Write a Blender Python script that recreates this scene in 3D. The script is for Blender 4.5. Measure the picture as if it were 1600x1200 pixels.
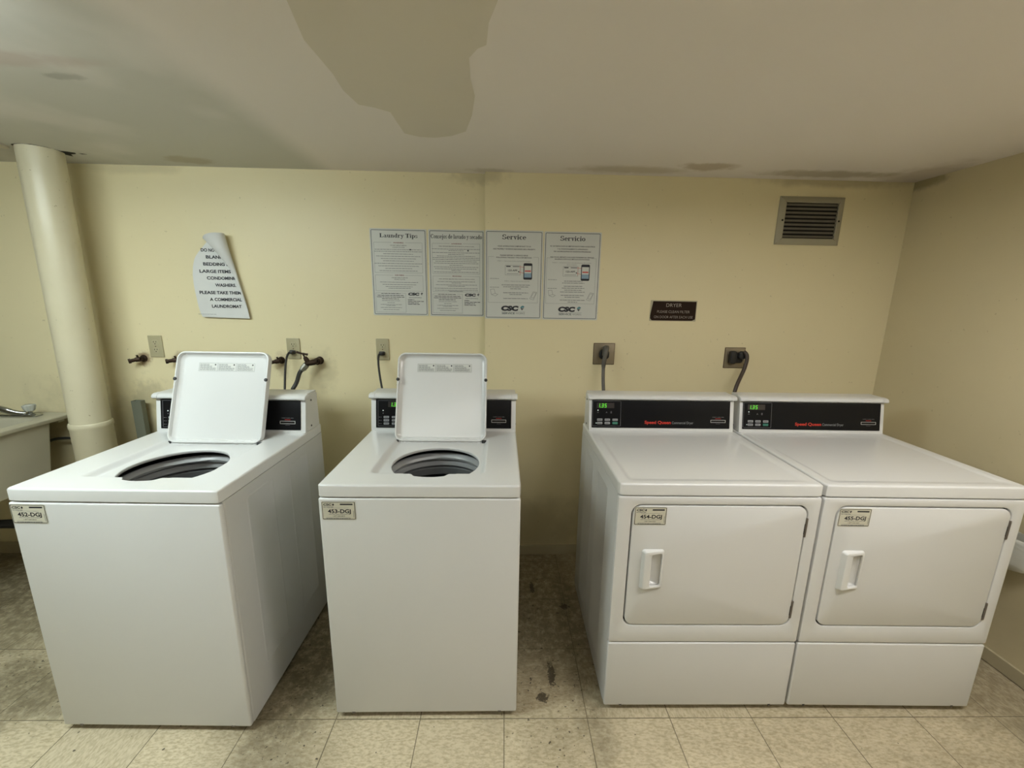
import bpy, bmesh, math, random
from mathutils import Matrix, Vector

for o in list(bpy.data.objects): bpy.data.objects.remove(o, do_unlink=True)
scene = bpy.context.scene
C = scene.collection
R = math.radians

# ------------------------------------------------------------------ camera
cd = bpy.data.cameras.new('camera'); cam = bpy.data.objects.new('camera', cd); C.objects.link(cam)
cd.sensor_width = 36; cd.sensor_fit = 'HORIZONTAL'; cd.lens = 642.76 / 1600 * 36
cd.clip_start = .02
Fv = Vector((0.03203719, 0.97827118, -0.20483925)); Rv = Vector((0.99944731, -0.02953685, 0.01525313)); Uv = Vector((-0.00887139, 0.2052147, 0.97867677))
mw = Matrix(((Rv.x, Uv.x, -Fv.x, 0), (Rv.y, Uv.y, -Fv.y, 0), (Rv.z, Uv.z, -Fv.z, 1.5047), (0, 0, 0, 1)))
cam.matrix_world = mw
scene.camera = cam

# ------------------------------------------------------------------ world, exposure
w = bpy.data.worlds.new('world'); scene.world = w; w.use_nodes = True
w.node_tree.nodes['Background'].inputs[0].default_value = (.9, .95, .9, 1)
w.node_tree.nodes['Background'].inputs[1].default_value = .02
vs = scene.view_settings
vs.view_transform = 'Standard'; vs.look = 'None'; vs.gamma = 1; vs.use_curve_mapping = False
vs.exposure = 0.0

# room: camera stands at x=0, y=0; back wall (its two sections) at YL / YR
YL, YR, XR, XL, YB, H, XS = 2.2457, 2.2095, 2.1183, -6.0, -6.5, 2.1139, -.077

# ------------------------------------------------------------------ lights: two ceiling tube fixtures and an added fill fixture
# (x, y, length, width, depth, emission strength of the lens, colour): the lit lens of each fixture is the light source
FIX = [(-1.72, .70, 1.22, .30, .085, 29.5, (.88, 1.0, .99)),
       (1.28, .50, 1.22, .30, .085, 20, (1.0, .975, .945)),
       (-.25, -.75, 1.22, .30, .085, 6.5, (1.0, .97, .90))]  # last one: unseen fill added to brighten the middle machines, floor and wall

# ------------------------------------------------------------------ materials
def newmat(name, col, rough=.5, metal=0, spec=.5, coat=0):
    m = bpy.data.materials.new(name); m.use_nodes = True
    b = m.node_tree.nodes['Principled BSDF']
    b.inputs['Base Color'].default_value = (*col, 1); b.inputs['Roughness'].default_value = rough
    b.inputs['Metallic'].default_value = metal; b.inputs['Specular IOR Level'].default_value = spec
    b.inputs['Coat Weight'].default_value = coat; b.inputs['Coat Roughness'].default_value = .08
    m.diffuse_color = (*col, 1)
    return m
class N:
    """small node helper"""
    def __init__(s, m): s.m = m; s.t = m.node_tree; s.b = s.t.nodes['Principled BSDF']
    def n(s, ty, **kw):
        k = s.t.nodes.new(ty)
        for a, v in kw.items(): setattr(k, a, v)
        return k
    def link(s, a, b): s.t.links.new(a, b)
    def coord(s):
        return s.n('ShaderNodeTexCoord').outputs['Object']
    def val(s, sock, v):
        if hasattr(v, 'is_linked') or isinstance(v, bpy.types.NodeSocket): s.link(v, sock)
        else: sock.default_value = v
    def math(s, op, a, b=0, clamp=False):
        k = s.n('ShaderNodeMath', operation=op, use_clamp=clamp); s.val(k.inputs[0], a); s.val(k.inputs[1], b); return k.outputs[0]
    def noise(s, co, scale, detail=3, rough=.5, out='Fac', dist=0):
        k = s.n('ShaderNodeTexNoise'); s.link(co, k.inputs['Vector']); k.inputs['Scale'].default_value = scale
        k.inputs['Detail'].default_value = detail; k.inputs['Roughness'].default_value = rough; k.inputs['Distortion'].default_value = dist
        return k.outputs[out]
    def mapr(s, v, a, b, c=0, d=1):
        k = s.n('ShaderNodeMapRange', interpolation_type='SMOOTHSTEP'); s.link(v, k.inputs[0])
        for i, q in enumerate((a, b, c, d)): k.inputs[i + 1].default_value = q
        return k.outputs[0]
    def mix(s, f, a, b):
        k = s.n('ShaderNodeMix', data_type='RGBA')
        s.val(k.inputs[0], f)
        for i, v in ((6, a), (7, b)):
            if isinstance(v, tuple): k.inputs[i].default_value = (*v, 1)
            else: s.link(v, k.inputs[i])
        return k.outputs[2]
    def mapping(s, co, loc=(0, 0, 0), rot=(0, 0, 0), sc=(1, 1, 1)):
        k = s.n('ShaderNodeMapping'); s.link(co, k.inputs[0]); k.inputs[1].default_value = loc; k.inputs[2].default_value = rot; k.inputs[3].default_value = sc
        return k.outputs[0]
    def blob(s, co, c, r, amt=.5, scale=9, soft=.5):
        """mask of an irregular patch: centre c, radii r"""
        k = s.n('ShaderNodeVectorMath', operation='SUBTRACT'); s.link(co, k.inputs[0]); k.inputs[1].default_value = c
        k2 = s.n('ShaderNodeVectorMath', operation='DIVIDE'); s.link(k.outputs[0], k2.inputs[0]); k2.inputs[1].default_value = r
        k3 = s.n('ShaderNodeVectorMath', operation='LENGTH'); s.link(k2.outputs[0], k3.inputs[0])
        nz = s.noise(co, scale, 4, .6)
        d = s.math('ADD', k3.outputs['Value'], s.math('MULTIPLY', s.math('SUBTRACT', nz, .5), amt * 2))
        return s.mapr(d, 1 + soft, 1 - soft)
    def bump(s, h, strength, dist=.002):
        k = s.n('ShaderNodeBump'); k.inputs['Strength'].default_value = strength; k.inputs['Distance'].default_value = dist
        s.link(h, k.inputs['Height']); s.link(k.outputs[0], s.b.inputs['Normal'])
    def color(s, c): s.link(c, s.b.inputs['Base Color'])
def var(m, col, col2, scale=30, bump=0, dist=.0005, detail=3):
    n = N(m); co = n.coord(); f = n.noise(co, scale, detail)
    n.color(n.mix(f, col, col2))
    if bump: n.bump(f, bump, dist)
    return m

def wall_mat(name, stains_and_shade, ca=(.80, .715, .465), cb=(.76, .675, .43)):
    m = newmat(name, (.70, .64, .42), .42, spec=.35); n = N(m); co = n.coord()
    c = n.mix(n.noise(co, 1.3, 4, .6), ca, cb)
    sp = n.mapr(n.noise(co, 55, 2, .5), .735, .76)
    c = n.mix(n.math('MULTIPLY', sp, .35), c, (.36, .29, .15))
    for (cc, r, col, a, amt, sc, soft) in stains_and_shade:
        c = n.mix(n.math('MULTIPLY', n.blob(co, cc, r, amt, sc, soft), a), c, col)
    n.color(c)
    h = n.math('ADD', n.noise(co, 26, 3), n.math('MULTIPLY', n.noise(co, 220, 2), .25))
    n.bump(h, .35, .0012)
    return m
RUST = (.16, .07, .03); GRIME = (.24, .20, .11)
M_wall_back = wall_mat('wall_paint_back', [
    ((-1.9044, YL, 1.155), (.035, .2, .035), RUST, .75, .8, 40, .5), ((-1.7103, YL, 1.154), (.035, .2, .04), RUST, .5, .8, 40, .5),
    ((-1.178, YL, 1.13), (.035, .2, .06), RUST, .35, .8, 40, .6), ((-.955, YL, 1.10), (.06, .2, .09), GRIME, .28, .8, 25, .6),
    ((-1.90, YL, .95), (.08, .2, .09), GRIME, .35, 1.0, 22, .5), ((-.10, YL, 2.10), (.12, .3, .035), GRIME, .3, .9, 25, .6),
    ((-1.80, YL, 2.10), (.22, .3, .025), GRIME, .2, .7, 12, .5), ((1.7, YR, 2.11), (.35, .3, .03), (.33, .27, .15), .5, .8, 9, .5),
    ((-2.1, YL, .55), (.7, .3, .35), (.17, .14, .08), .5, .6, 6, .5), ((.1, YR, .18), (.45, .3, .16), (.30, .25, .14), .5, .6, 8, .6)])  # low left: grime plus painted shade by the tub; low centre: darker patch
M_wall_side = wall_mat('wall_paint_dimmed', [((XR, 1.5, .45), (.3, .5, .3), (.33, .29, .18), .45, .5, 5, .6),  # low blob puts the shade beside the last dryer into the colour
                                          ((XR, 2.18, 2.1), (.3, .12, .03), (.2, .16, .07), .6, .7, 20, .5)], (.70, .62, .41), (.655, .575, .37))  # same paint as the rear wall, base tone lowered to imitate dimmer light

M_ceil = newmat('ceiling_paint', (.60, .58, .50), .7, spec=.2); n = N(M_ceil); co = n.coord()
c = n.mix(n.noise(co, .9, 3, .5), (.84, .79, .755), (.80, .755, .72))
sepx = n.n('ShaderNodeSeparateXYZ'); n.link(co, sepx.inputs[0])
band = n.math('MULTIPLY', n.mapr(sepx.outputs[0], -.80, -.95), n.mapr(n.noise(co, 2.2, 3), .3, .5, .5, 1))
c = n.mix(n.math('MULTIPLY', band, .55), c, (.44, .46, .40))        # dimmer, greener light on the left, painted into the colour
for (cc, r, col, a, amt, sc, soft) in [
    ((.96, 2.05, H), (.12, .05, .3), (.38, .30, .19), .6, .8, 12, .4), ((.62, 2.12, H), (.25, .05, .3), (.40, .33, .2), .45, .7, 12, .5),
    ((1.6, 2.11, H), (.32, .05, .3), (.36, .31, .2), .6, .7, 12, .4), ((-1.46, 2.15, H), (.1, .05, .3), (.40, .34, .22), .5, .8, 14, .4),
    ((-1.36, 1.30, H), (.22, .035, .3), (.52, .42, .38), .45, .9, 10, .5), ((-1.27, 1.39, H), (.05, .02, .3), (.30, .30, .27), .5, .9, 25, .5),
    ((-.05, 2.19, H), (.1, .03, .3), (.30, .26, .16), .3, .8, 25, .5), ((2.05, 2.1, H), (.15, .2, .3), (.42, .35, .26), .5, .8, 8, .5)]:
    c = n.mix(n.math('MULTIPLY', n.blob(co, cc, r, amt, sc, soft), a), c, col)
n.color(c); n.bump(n.noise(co, 40, 3), .2, .001)
M_patch = var(newmat('ceiling_patch_paint', (.42, .40, .31), .75, spec=.2), (.71, .66, .57), (.68, .635, .545), 4, .2, .001)

# vinyl composition tiles
M_floor = newmat('vinyl_tile', (.55, .5, .36), .38, spec=.4); n = N(M_floor); co = n.coord()
TX, TY, TT, TS = 0.3347, 1.2161, R(-.7537), .3048
g = n.mapping(co, loc=(-(TX * math.cos(-TT) - TY * math.sin(-TT)), -(TX * math.sin(-TT) + TY * math.cos(-TT)), 0), rot=(0, 0, -TT))
gs = n.n('ShaderNodeSeparateXYZ'); n.link(g, gs.inputs[0])
def tcoord(s): return n.math('DIVIDE', s, TS)
tu, tv = tcoord(gs.outputs[0]), tcoord(gs.outputs[1])
def edge(s):
    f = n.math('FRACT', s); return n.math('MINIMUM', f, n.math('SUBTRACT', 1.0, f))
ed = n.math('MINIMUM', edge(tu), edge(tv))
wob = n.math('MULTIPLY', n.noise(co, 3.1, 3), .0065)
seam = n.math('SUBTRACT', 1.0, n.mapr(n.math('SUBTRACT', ed, wob), 0.0, .0035))
cmb = n.n('ShaderNodeCombineXYZ'); n.link(n.math('FLOOR', tu), cmb.inputs[0]); n.link(n.math('FLOOR', tv), cmb.inputs[1])
wn = n.n('ShaderNodeTexWhiteNoise', noise_dimensions='3D'); n.link(cmb.outputs[0], wn.inputs['Vector'])
# chips run along x on one tile and along y on its neighbour
off = n.n('ShaderNodeVectorMath', operation='MULTIPLY_ADD'); n.link(wn.outputs['Color'], off.inputs[0]); off.inputs[1].default_value = (7, 7, 7); n.link(g, off.inputs[2])
ca = n.mapping(off.outputs[0], sc=(60, 130, 60)); cb = n.mapping(off.outputs[0], sc=(130, 60, 60))
na = n.noise(ca, 1, 3, .6); nb = n.noise(cb, 1, 3, .6)
sel = n.math('GREATER_THAN', wn.outputs['Value'], .5)
k = n.n('ShaderNodeMix', data_type='FLOAT'); n.link(sel, k.inputs[0]); n.link(na, k.inputs[2]); n.link(nb, k.inputs[3]); chip = k.outputs[0]
c = n.mix(n.mapr(chip, .35, .62), (.48, .405, .26), (.65, .565, .395))
c = n.mix(n.math('MULTIPLY', n.mapr(chip, .66, .72), .6), c, (.70, .66, .52))
c = n.mix(n.math('MULTIPLY', n.mapr(chip, .34, .27), .6), c, (.27, .21, .12))
c = n.mix(n.math('MULTIPLY', wn.outputs['Value'], .22), c, (.44, .39, .28))
c = n.mix(n.math('MULTIPLY', seam, .8), c, (.07, .055, .03))
DIRT_SHADE = (.11, .085, .045)  # floor dirt, deepened in the gaps and left corner to paint in shade
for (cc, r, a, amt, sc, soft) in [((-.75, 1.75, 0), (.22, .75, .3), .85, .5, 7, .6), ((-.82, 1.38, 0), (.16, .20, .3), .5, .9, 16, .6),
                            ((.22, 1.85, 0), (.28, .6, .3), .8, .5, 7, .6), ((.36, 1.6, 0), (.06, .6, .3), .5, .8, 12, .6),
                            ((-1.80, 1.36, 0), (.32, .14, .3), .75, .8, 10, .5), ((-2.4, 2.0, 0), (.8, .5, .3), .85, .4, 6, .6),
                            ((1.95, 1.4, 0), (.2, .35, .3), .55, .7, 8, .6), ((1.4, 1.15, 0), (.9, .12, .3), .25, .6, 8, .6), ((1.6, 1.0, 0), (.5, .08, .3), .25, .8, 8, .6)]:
    c = n.mix(n.math('MULTIPLY', n.math('MULTIPLY', n.blob(co, cc, r, amt, sc, soft), n.mapr(n.noise(co, 28, 5, .7), .3, .6, .45, 1)), a), c, DIRT_SHADE)
# dark crumbs and scuffs near the machines
zone = n.math('MAXIMUM', n.blob(co, (-.72, 1.45, 0), (.2, .35, .3), .2, 9, .4), n.blob(co, (.2, 1.55, 0), (.2, .45, .3), .2, 9, .4))
zone = n.math('MAXIMUM', zone, n.blob(co, (-1.85, 1.35, 0), (.3, .2, .3), .2, 9, .4))
crumb = n.math('MULTIPLY', n.mapr(n.noise(co, 62, 3, .6), .64, .68), n.mapr(zone, 0, .3))
crumb = n.math('MAXIMUM', crumb, n.mapr(n.noise(co, 48, 1, .5), .775, .79))
for cc, r in [((.185, 1.9135, 0), (.012, .035, .1)), ((.225, 1.40, 0), (.014, .05, .1)), ((.336, 1.775, 0), (.022, .018, .1)), ((.18, 1.30, 0), (.02, .02, .1))]:
    crumb = n.math('MAXIMUM', crumb, n.blob(co, cc, r, 1.5, 95, .25))
c = n.mix(n.math('MULTIPLY', crumb, .85), c, (.035, .025, .015))
n.color(c); n.bump(n.math('SUBTRACT', n.math('MULTIPLY', chip, .1), seam), .3, .0006)
n.link(n.mapr(n.noise(co, 6, 3), .3, .7, .30, .5), n.b.inputs['Roughness'])

M_enamel = newmat('white_enamel', (.76, .765, .75), .28, spec=.5, coat=.25)
n = N(M_enamel); co = n.coord(); n.color(n.mix(n.noise(co, 5, 3), (.68, .685, .675), (.66, .665, .655))); n.bump(n.noise(co, 260, 2), .06, .0003)
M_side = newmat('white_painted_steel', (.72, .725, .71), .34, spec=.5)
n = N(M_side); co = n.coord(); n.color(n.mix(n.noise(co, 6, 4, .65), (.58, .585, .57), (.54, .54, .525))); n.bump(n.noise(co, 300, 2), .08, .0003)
M_plastic = var(newmat('white_plastic', (.8, .8, .78), .3), (.72, .725, .71), (.69, .695, .68), 8)
M_ring = var(newmat('grey_ring_plastic', (.42, .43, .43), .35), (.38, .39, .39), (.34, .35, .35), 10)
M_ring2 = var(newmat('dark_grey_ring_plastic', (.2, .21, .21), .4), (.13, .135, .135), (.10, .105, .105), 10)
M_steel = var(newmat('basket_steel', (.28, .29, .30), .32, metal=.9), (.16, .165, .17), (.12, .125, .13), 20, .05)
M_black = var(newmat('black_glass_panel', (.005, .005, .006), .38, spec=.18), (.005, .005, .006), (.008, .008, .009), 12)
M_dark = var(newmat('black_rubber', (.012, .012, .013), .5), (.010, .010, .011), (.018, .018, .018), 30)
M_gap = var(newmat('dark_gap', (.02, .02, .018), .8), (.02, .02, .018), (.028, .026, .022), 30)
M_grey = var(newmat('panel_grey_ink', (.16, .16, .17), .4), (.15, .15, .16), (.18, .18, .19), 40)
M_btn = var(newmat('grey_button', (.30, .31, .32), .4), (.31, .32, .33), (.27, .28, .29), 40)
M_btng = var(newmat('green_button', (.03, .22, .15), .4), (.03, .23, .16), (.03, .19, .13), 40)
M_winkl = var(newmat('white_ink', (.62, .62, .60), .5), (.62, .62, .60), (.55, .55, .54), 40)
M_red = var(newmat('red_ink', (.62, .04, .025), .4), (.62, .045, .03), (.55, .035, .02), 40)
M_led = newmat('green_led', (.1, .9, .1), .5); b = M_led.node_tree.nodes['Principled BSDF']
b.inputs['Base Color'].default_value = (.02, .3, .02, 1); b.inputs['Emission Color'].default_value = (.20, 1, .05, 1); b.inputs['Emission Strength'].default_value = .75
M_ledw = newmat('white_led', (.8, .9, .9), .5); b = M_ledw.node_tree.nodes['Principled BSDF']
b.inputs['Emission Color'].default_value = (.8, 1, .9, 1); b.inputs['Emission Strength'].default_value = .8
M_ledoff = var(newmat('unlit_display', (.04, .035, .035), .3), (.045, .035, .035), (.03, .028, .028), 60)
M_paper = var(newmat('sign_plastic_white', (.62, .63, .60), .45), (.64, .65, .61), (.61, .62, .585), 6)
M_ink = var(newmat('black_ink', (.012, .014, .02), .5), (.012, .014, .02), (.02, .02, .03), 40)
M_line = var(newmat('grey_print', (.18, .19, .2), .6), (.19, .20, .205), (.16, .17, .18), 40)
M_border = var(newmat('border_ink', (.06, .085, .10), .5), (.055, .08, .09), (.08, .10, .11), 30)
M_maroon = var(newmat('maroon_print', (.16, .02, .03), .6), (.16, .02, .03), (.2, .03, .04), 40)
M_teal = var(newmat('teal_print', (.02, .16, .2), .5), (.02, .16, .2), (.03, .2, .24), 40)
M_blue = var(newmat('pale_blue_print', (.22, .33, .45), .5), (.22, .33, .45), (.26, .37, .48), 40)
M_sheet = var(newmat('notice_paper', (.70, .71, .70), .6), (.70, .71, .70), (.66, .67, .66), 14, .15, .001)
M_sticker = var(newmat('cream_sticker', (.60, .58, .47), .4), (.62, .60, .49), (.57, .55, .45), 20)
M_lidst = var(newmat('clear_sticker_grey', (.50, .51, .49), .4), (.55, .56, .54), (.47, .48, .47), 40)
M_pipe = newmat('painted_pipe', (.62, .57, .40), .34, spec=.5); n = N(M_pipe); co = n.coord()
c = n.mix(n.noise(co, 9, 4), (.64, .59, .43), (.57, .52, .365)); c = n.mix(n.math('MULTIPLY', n.mapr(n.noise(co, 60, 2), .72, .76), .6), c, (.25, .19, .1)); n.color(c); n.bump(n.noise(co, 45, 3), .3, .001)
M_outlet = var(newmat('almond_plate', (.44, .40, .25), .35), (.46, .42, .27), (.42, .375, .235), 12)
M_recept = var(newmat('almond_receptacle', (.46, .42, .27), .3), (.48, .44, .29), (.44, .40, .26), 12)
M_splate = var(newmat('steel_plate', (.34, .29, .20), .38, metal=.6), (.38, .33, .24), (.26, .21, .14), 14)
M_brown = var(newmat('brown_edge', (.10, .055, .02), .6), (.11, .06, .025), (.07, .04, .02), 30)
M_brass = var(newmat('tarnished_brass', (.10, .06, .035), .5, metal=.7), (.060, .036, .022), (.028, .018, .013), 60, .4, .002)
M_nickel = var(newmat('dull_coupling', (.34, .34, .30), .35, metal=.8), (.36, .36, .32), (.25, .24, .2), 60)
M_chrome = var(newmat('dull_chrome', (.45, .46, .45), .22, metal=1), (.5, .51, .5), (.38, .39, .38), 20)
M_acryl = newmat('clear_acrylic', (.75, .78, .76), .18); M_acryl.node_tree.nodes['Principled BSDF'].inputs['Transmission Weight'].default_value = .55
var(M_acryl, (.75, .78, .76), (.66, .69, .67), 30)
M_tub = newmat('laundry_tub_plastic', (.46, .43, .32), .45); n = N(M_tub); co = n.coord()
c = n.mix(n.noise(co, 4, 4, .6), (.50, .47, .355), (.42, .39, .29))
c = n.mix(n.math('MULTIPLY', n.math('MULTIPLY', n.mapr(n.noise(co, 14, 5, .7), .45, .62), n.blob(co, (-2.5, 2.0, .86), (.28, .35, .02), .3, 8, .4)), .55), c, (.20, .18, .13)); n.color(c)
M_chan = newmat('grey_green_metal', (.17, .18, .14), .5, metal=.2); var(M_chan, (.19, .20, .155), (.14, .15, .115), 9)
M_vent = newmat('vent_paint', (.38, .35, .25), .5); var(M_vent, (.40, .37, .27), (.35, .32, .225), 12)
M_slat = newmat('dark_slat', (.17, .15, .115), .7); var(M_slat, (.19, .17, .13), (.13, .115, .09), 25)  # slats in a darker tone than the vent frame
M_void = var(newmat('dark_void', (.01, .008, .006), .9), (.012, .01, .007), (.006, .005, .004), 20)
M_sign = newmat('engraved_brown_plastic', (.035, .018, .010), .6, spec=.15); var(M_sign, (.026, .012, .006), (.018, .009, .005), 20)
M_engr = var(newmat('engraved_letters', (.42, .37, .33), .5), (.45, .40, .35), (.36, .31, .27), 60)
M_trim = newmat('baseboard_paint', (.50, .45, .30), .5); var(M_trim, (.54, .49, .335), (.40, .35, .225), 9)
M_bag = newmat('white_plastic_bag', (.62, .63, .58), .35); var(M_bag, (.66, .67, .62), (.52, .52, .46), 14, .5, .004)
M_bag.node_tree.nodes['Principled BSDF'].inputs['Transmission Weight'].default_value = .15
M_housing = var(newmat('fixture_white', (.75, .75, .72), .5), (.75, .75, .72), (.7, .7, .68), 10)
M_cord = var(newmat('black_cord', (.018, .018, .018), .45), (.018, .018, .018), (.03, .028, .026), 30)
M_cordb = var(newmat('brown_cord', (.045, .028, .018), .45), (.05, .03, .02), (.035, .022, .015), 30)
M_cordg = var(newmat('grey_cord', (.10, .095, .075), .45), (.11, .10, .08), (.07, .065, .05), 30)
M_hose = newmat('black_rubber_hose', (.02, .021, .02), .42); var(M_hose, (.02, .021, .02), (.035, .035, .032), 80, .3, .001)
M_hinge = var(newmat('hinge_steel', (.16, .14, .12), .4, metal=.5), (.19, .17, .145), (.12, .10, .085), 40)

# ------------------------------------------------------------------ mesh building
def rr(x0, x1, y0, y1, r, z=0, n=5, zf=None):
    """rounded rectangle, points counter-clockwise"""
    r = max(min(r, (x1 - x0) / 2 - 1e-5, (y1 - y0) / 2 - 1e-5), 1e-5); P = []
    for cx, cy, a0 in ((x1 - r, y0 + r, -90), (x1 - r, y1 - r, 0), (x0 + r, y1 - r, 90), (x0 + r, y0 + r, 180)):
        for i in range(n + 1):
            a = R(a0 + 90 * i / n); x, y = cx + r * math.cos(a), cy + r * math.sin(a)
            P.append((x, y, zf(x, y) if zf else z))
    return P
I4 = Matrix.Identity(4)
def FRONT(y=0, x=0, z=0):      # u right, v up, w towards the viewer (-y)
    return Matrix(((1, 0, 0, x), (0, 0, -1, y), (0, 1, 0, z), (0, 0, 0, 1)))
def RIGHTSIDE(x):              # on a face looking to +x: u = y, v = z, w = +x
    return Matrix(((0, 0, 1, x), (1, 0, 0, 0), (0, 1, 0, 0), (0, 0, 0, 1)))
def basis(o, u, v):
    u = Vector(u).normalized(); v = Vector(v).normalized(); w = u.cross(v)
    return Matrix(((u.x, v.x, w.x, o[0]), (u.y, v.y, w.y, o[1]), (u.z, v.z, w.z, o[2]), (0, 0, 0, 1)))
_txt = {}
def textmesh(s, bold):
    k = (s, bold)
    if k not in _txt:
        cu = bpy.data.curves.new('lettering', 'FONT'); cu.body = s; cu.offset = bold; cu.resolution_u = 3
        o = bpy.data.objects.new('lettering', cu); C.objects.link(o)
        bpy.context.view_layer.update()
        me = bpy.data.meshes.new_from_object(o.evaluated_get(bpy.context.evaluated_depsgraph_get()))
        V = [tuple(v.co) for v in me.vertices]; Fc = [tuple(p.vertices) for p in me.polygons]
        bpy.data.objects.remove(o, do_unlink=True); bpy.data.curves.remove(cu); bpy.data.meshes.remove(me)
        x0 = min(v[0] for v in V); x1 = max(v[0] for v in V)
        _txt[k] = ([((v[0] - x0) / (x1 - x0), v[1], v[2]) for v in V], Fc, x1 - x0)
    return _txt[k]
CAP = .70
class MB:
    def __init__(s, T=I4): s.V = []; s.F = []; s.MI = []; s.mats = []; s.T = T
    def m(s, mat):
        if mat not in s.mats: s.mats.append(mat)
        return s.mats.index(mat)
    def add(s, V, F, mat, T=None):
        T = s.T if T is None else T; b = len(s.V); k = s.m(mat)
        flip = T.to_3x3().determinant() < 0
        s.V += [tuple(T @ Vector(v)) for v in V]
        for f in F:
            f = [b + i for i in f]; s.F.append(f[::-1] if flip else f); s.MI.append(k)
        return s
    def loft(s, rings, mat, cap0=True, cap1=True, T=None):
        n = len(rings[0]); V = [p for r in rings for p in r]; F = []
        for i in range(len(rings) - 1):
            for j in range(n):
                k = (j + 1) % n; F.append((i * n + j, i * n + k, (i + 1) * n + k, (i + 1) * n + j))
        if cap0: F.append(tuple(range(n))[::-1])
        if cap1: F.append(tuple(range((len(rings) - 1) * n, len(rings) * n)))
        return s.add(V, F, mat, T)
    def box(s, x0, x1, y0, y1, z0, z1, mat, b=0, rc=None, T=None, cap0=True, n=3):
        """block in local axes, extruded along z, edges at both ends rounded by b, corners by rc"""
        rc = b if rc is None else rc
        if b <= 0: rings = [rr(x0, x1, y0, y1, rc, z0, n), rr(x0, x1, y0, y1, rc, z1, n)]
        else:
            rings = []
            for i in range(4):
                a = R(90 * i / 3); q = b * (1 - math.sin(a)); rings.append(rr(x0 + q, x1 - q, y0 + q, y1 - q, max(rc - q, 1e-4), z0 + b * (1 - math.cos(a)), n))
            for i in range(4):
                a = R(90 * i / 3); q = b * (1 - math.cos(a)); rings.append(rr(x0 + q, x1 - q, y0 + q, y1 - q, max(rc - q, 1e-4), z1 - b * (1 - math.sin(a)), n))
        return s.loft(rings, mat, cap0, True, T)
    def frame(s, x0, x1, y0, y1, w, z0, z1, mat, r=.003, T=None):
        ri = max(r - w, .0004)
        return s.loft([rr(x0 + w, x1 - w, y0 + w, y1 - w, ri, z0), rr(x0, x1, y0, y1, r, z0), rr(x0, x1, y0, y1, r, z1), rr(x0 + w, x1 - w, y0 + w, y1 - w, ri, z1), rr(x0 + w, x1 - w, y0 + w, y1 - w, ri, z0)], mat, False, False, T)
    def rect(s, x0, x1, y0, y1, z, mat, T=None): return s.add([(x0, y0, z), (x1, y0, z), (x1, y1, z), (x0, y1, z)], [(0, 1, 2, 3)], mat, T)
    def poly(s, P, z, mat, T=None): return s.add([(x, y, z) for x, y in P], [tuple(range(len(P)))], mat, T)
    def prism(s, P, z0, z1, mat, T=None):
        return s.loft([[(x, y, z0) for x, y in P], [(x, y, z1) for x, y in P]], mat, True, True, T)
    def line(s, a, b, w, z, mat, T=None):
        a = Vector(a); b = Vector(b); d = (b - a).normalized(); p = Vector((-d.y, d.x)) * w / 2
        return s.poly([tuple(a - p), tuple(b - p), tuple(b + p), tuple(a + p)], z, mat, T)
    def lathe(s, prof, mat, T=None, n=32, cap0=False, cap1=False):
        return s.loft([[(r * math.cos(2 * math.pi * j / n), r * math.sin(2 * math.pi * j / n), z) for j in range(n)] for r, z in prof], mat, cap0, cap1, T)
    def tube(s, pts, r, mat, n=12, T=None, flat=1.0, cap=True):
        P = [Vector(p) for p in pts]; rings = []; up = Vector((0, 1, 0))
        rad = r if isinstance(r, (list, tuple)) else [r] * len(P)
        for i, p in enumerate(P):
            d = (P[min(i + 1, len(P) - 1)] - P[max(i - 1, 0)]).normalized()
            a = d.cross(up); a = a.normalized() if a.length > .05 else d.cross(Vector((1, 0, 0))).normalized(); b2 = a.cross(d).normalized()
            rings.append([tuple(p + a * math.cos(2 * math.pi * j / n) * rad[i] + b2 * math.sin(2 * math.pi * j / n) * rad[i] * flat) for j in range(n)])
        return s.loft(rings, mat, cap, cap, T)
    def text(s, t, x, y, h, mat, w=None, al='c', bold=.0, z=0, T=None, warp=None, shear=0):
        """capital height h, baseline y; w = width to fit"""
        V, Fc, nat = textmesh(t, bold); sc = h / CAP; W = w if w else nat * sc
        xo = {'c': x - W / 2, 'l': x, 'r': x - W}[al]
        P = [(xo + v[0] * W + shear * v[1] * sc, y + v[1] * sc, z) for v in V]
        if warp: P = [warp(*p) for p in P]
        return s.add(P, Fc, mat, T)
    def words(s, x, y, w, h, z, mat, seed=0, al='c', T=None):
        """a line of small print too fine to read: word-long dashes"""
        rnd = random.Random(seed); x0 = x - w / 2 if al == 'c' else x; e = x0 + w; q = x0
        while q < e - h:
            l = min(rnd.uniform(1.6, 6) * h, e - q); 
            # each word: a strip with a few taller letters
            s.rect(q, q + l, y, y + h * .62, z, mat, T)
            if l > 2 * h: s.rect(q, q + h * .3, y, y + h, z, mat, T); s.rect(q + l * .6, q + l * .6 + h * .25, y, y + h, z, mat, T)
            q += l + h * .6
        return s
    def build(s, name, parent=None, loc=(0, 0, 0), rotz=0, smooth=38):
        me = bpy.data.meshes.new(name); me.from_pydata(s.V, [], s.F)
        for m in s.mats: me.materials.append(m)
        me.polygons.foreach_set('material_index', s.MI); me.update()
        if smooth:
            me.polygons.foreach_set('use_smooth', [True] * len(me.polygons)); me.set_sharp_from_angle(angle=R(smooth))
        o = bpy.data.objects.new(name, me); C.objects.link(o); o.location = loc; o.rotation_euler = (0, 0, rotz)
        if parent: o.parent = parent
        return o
def tag(o, label=None, cat=None, group=None, kind=None):
    if label: o['label'] = label
    if cat: o['category'] = cat
    if group: o['group'] = group
    if kind: o['kind'] = kind
    return o
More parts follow.
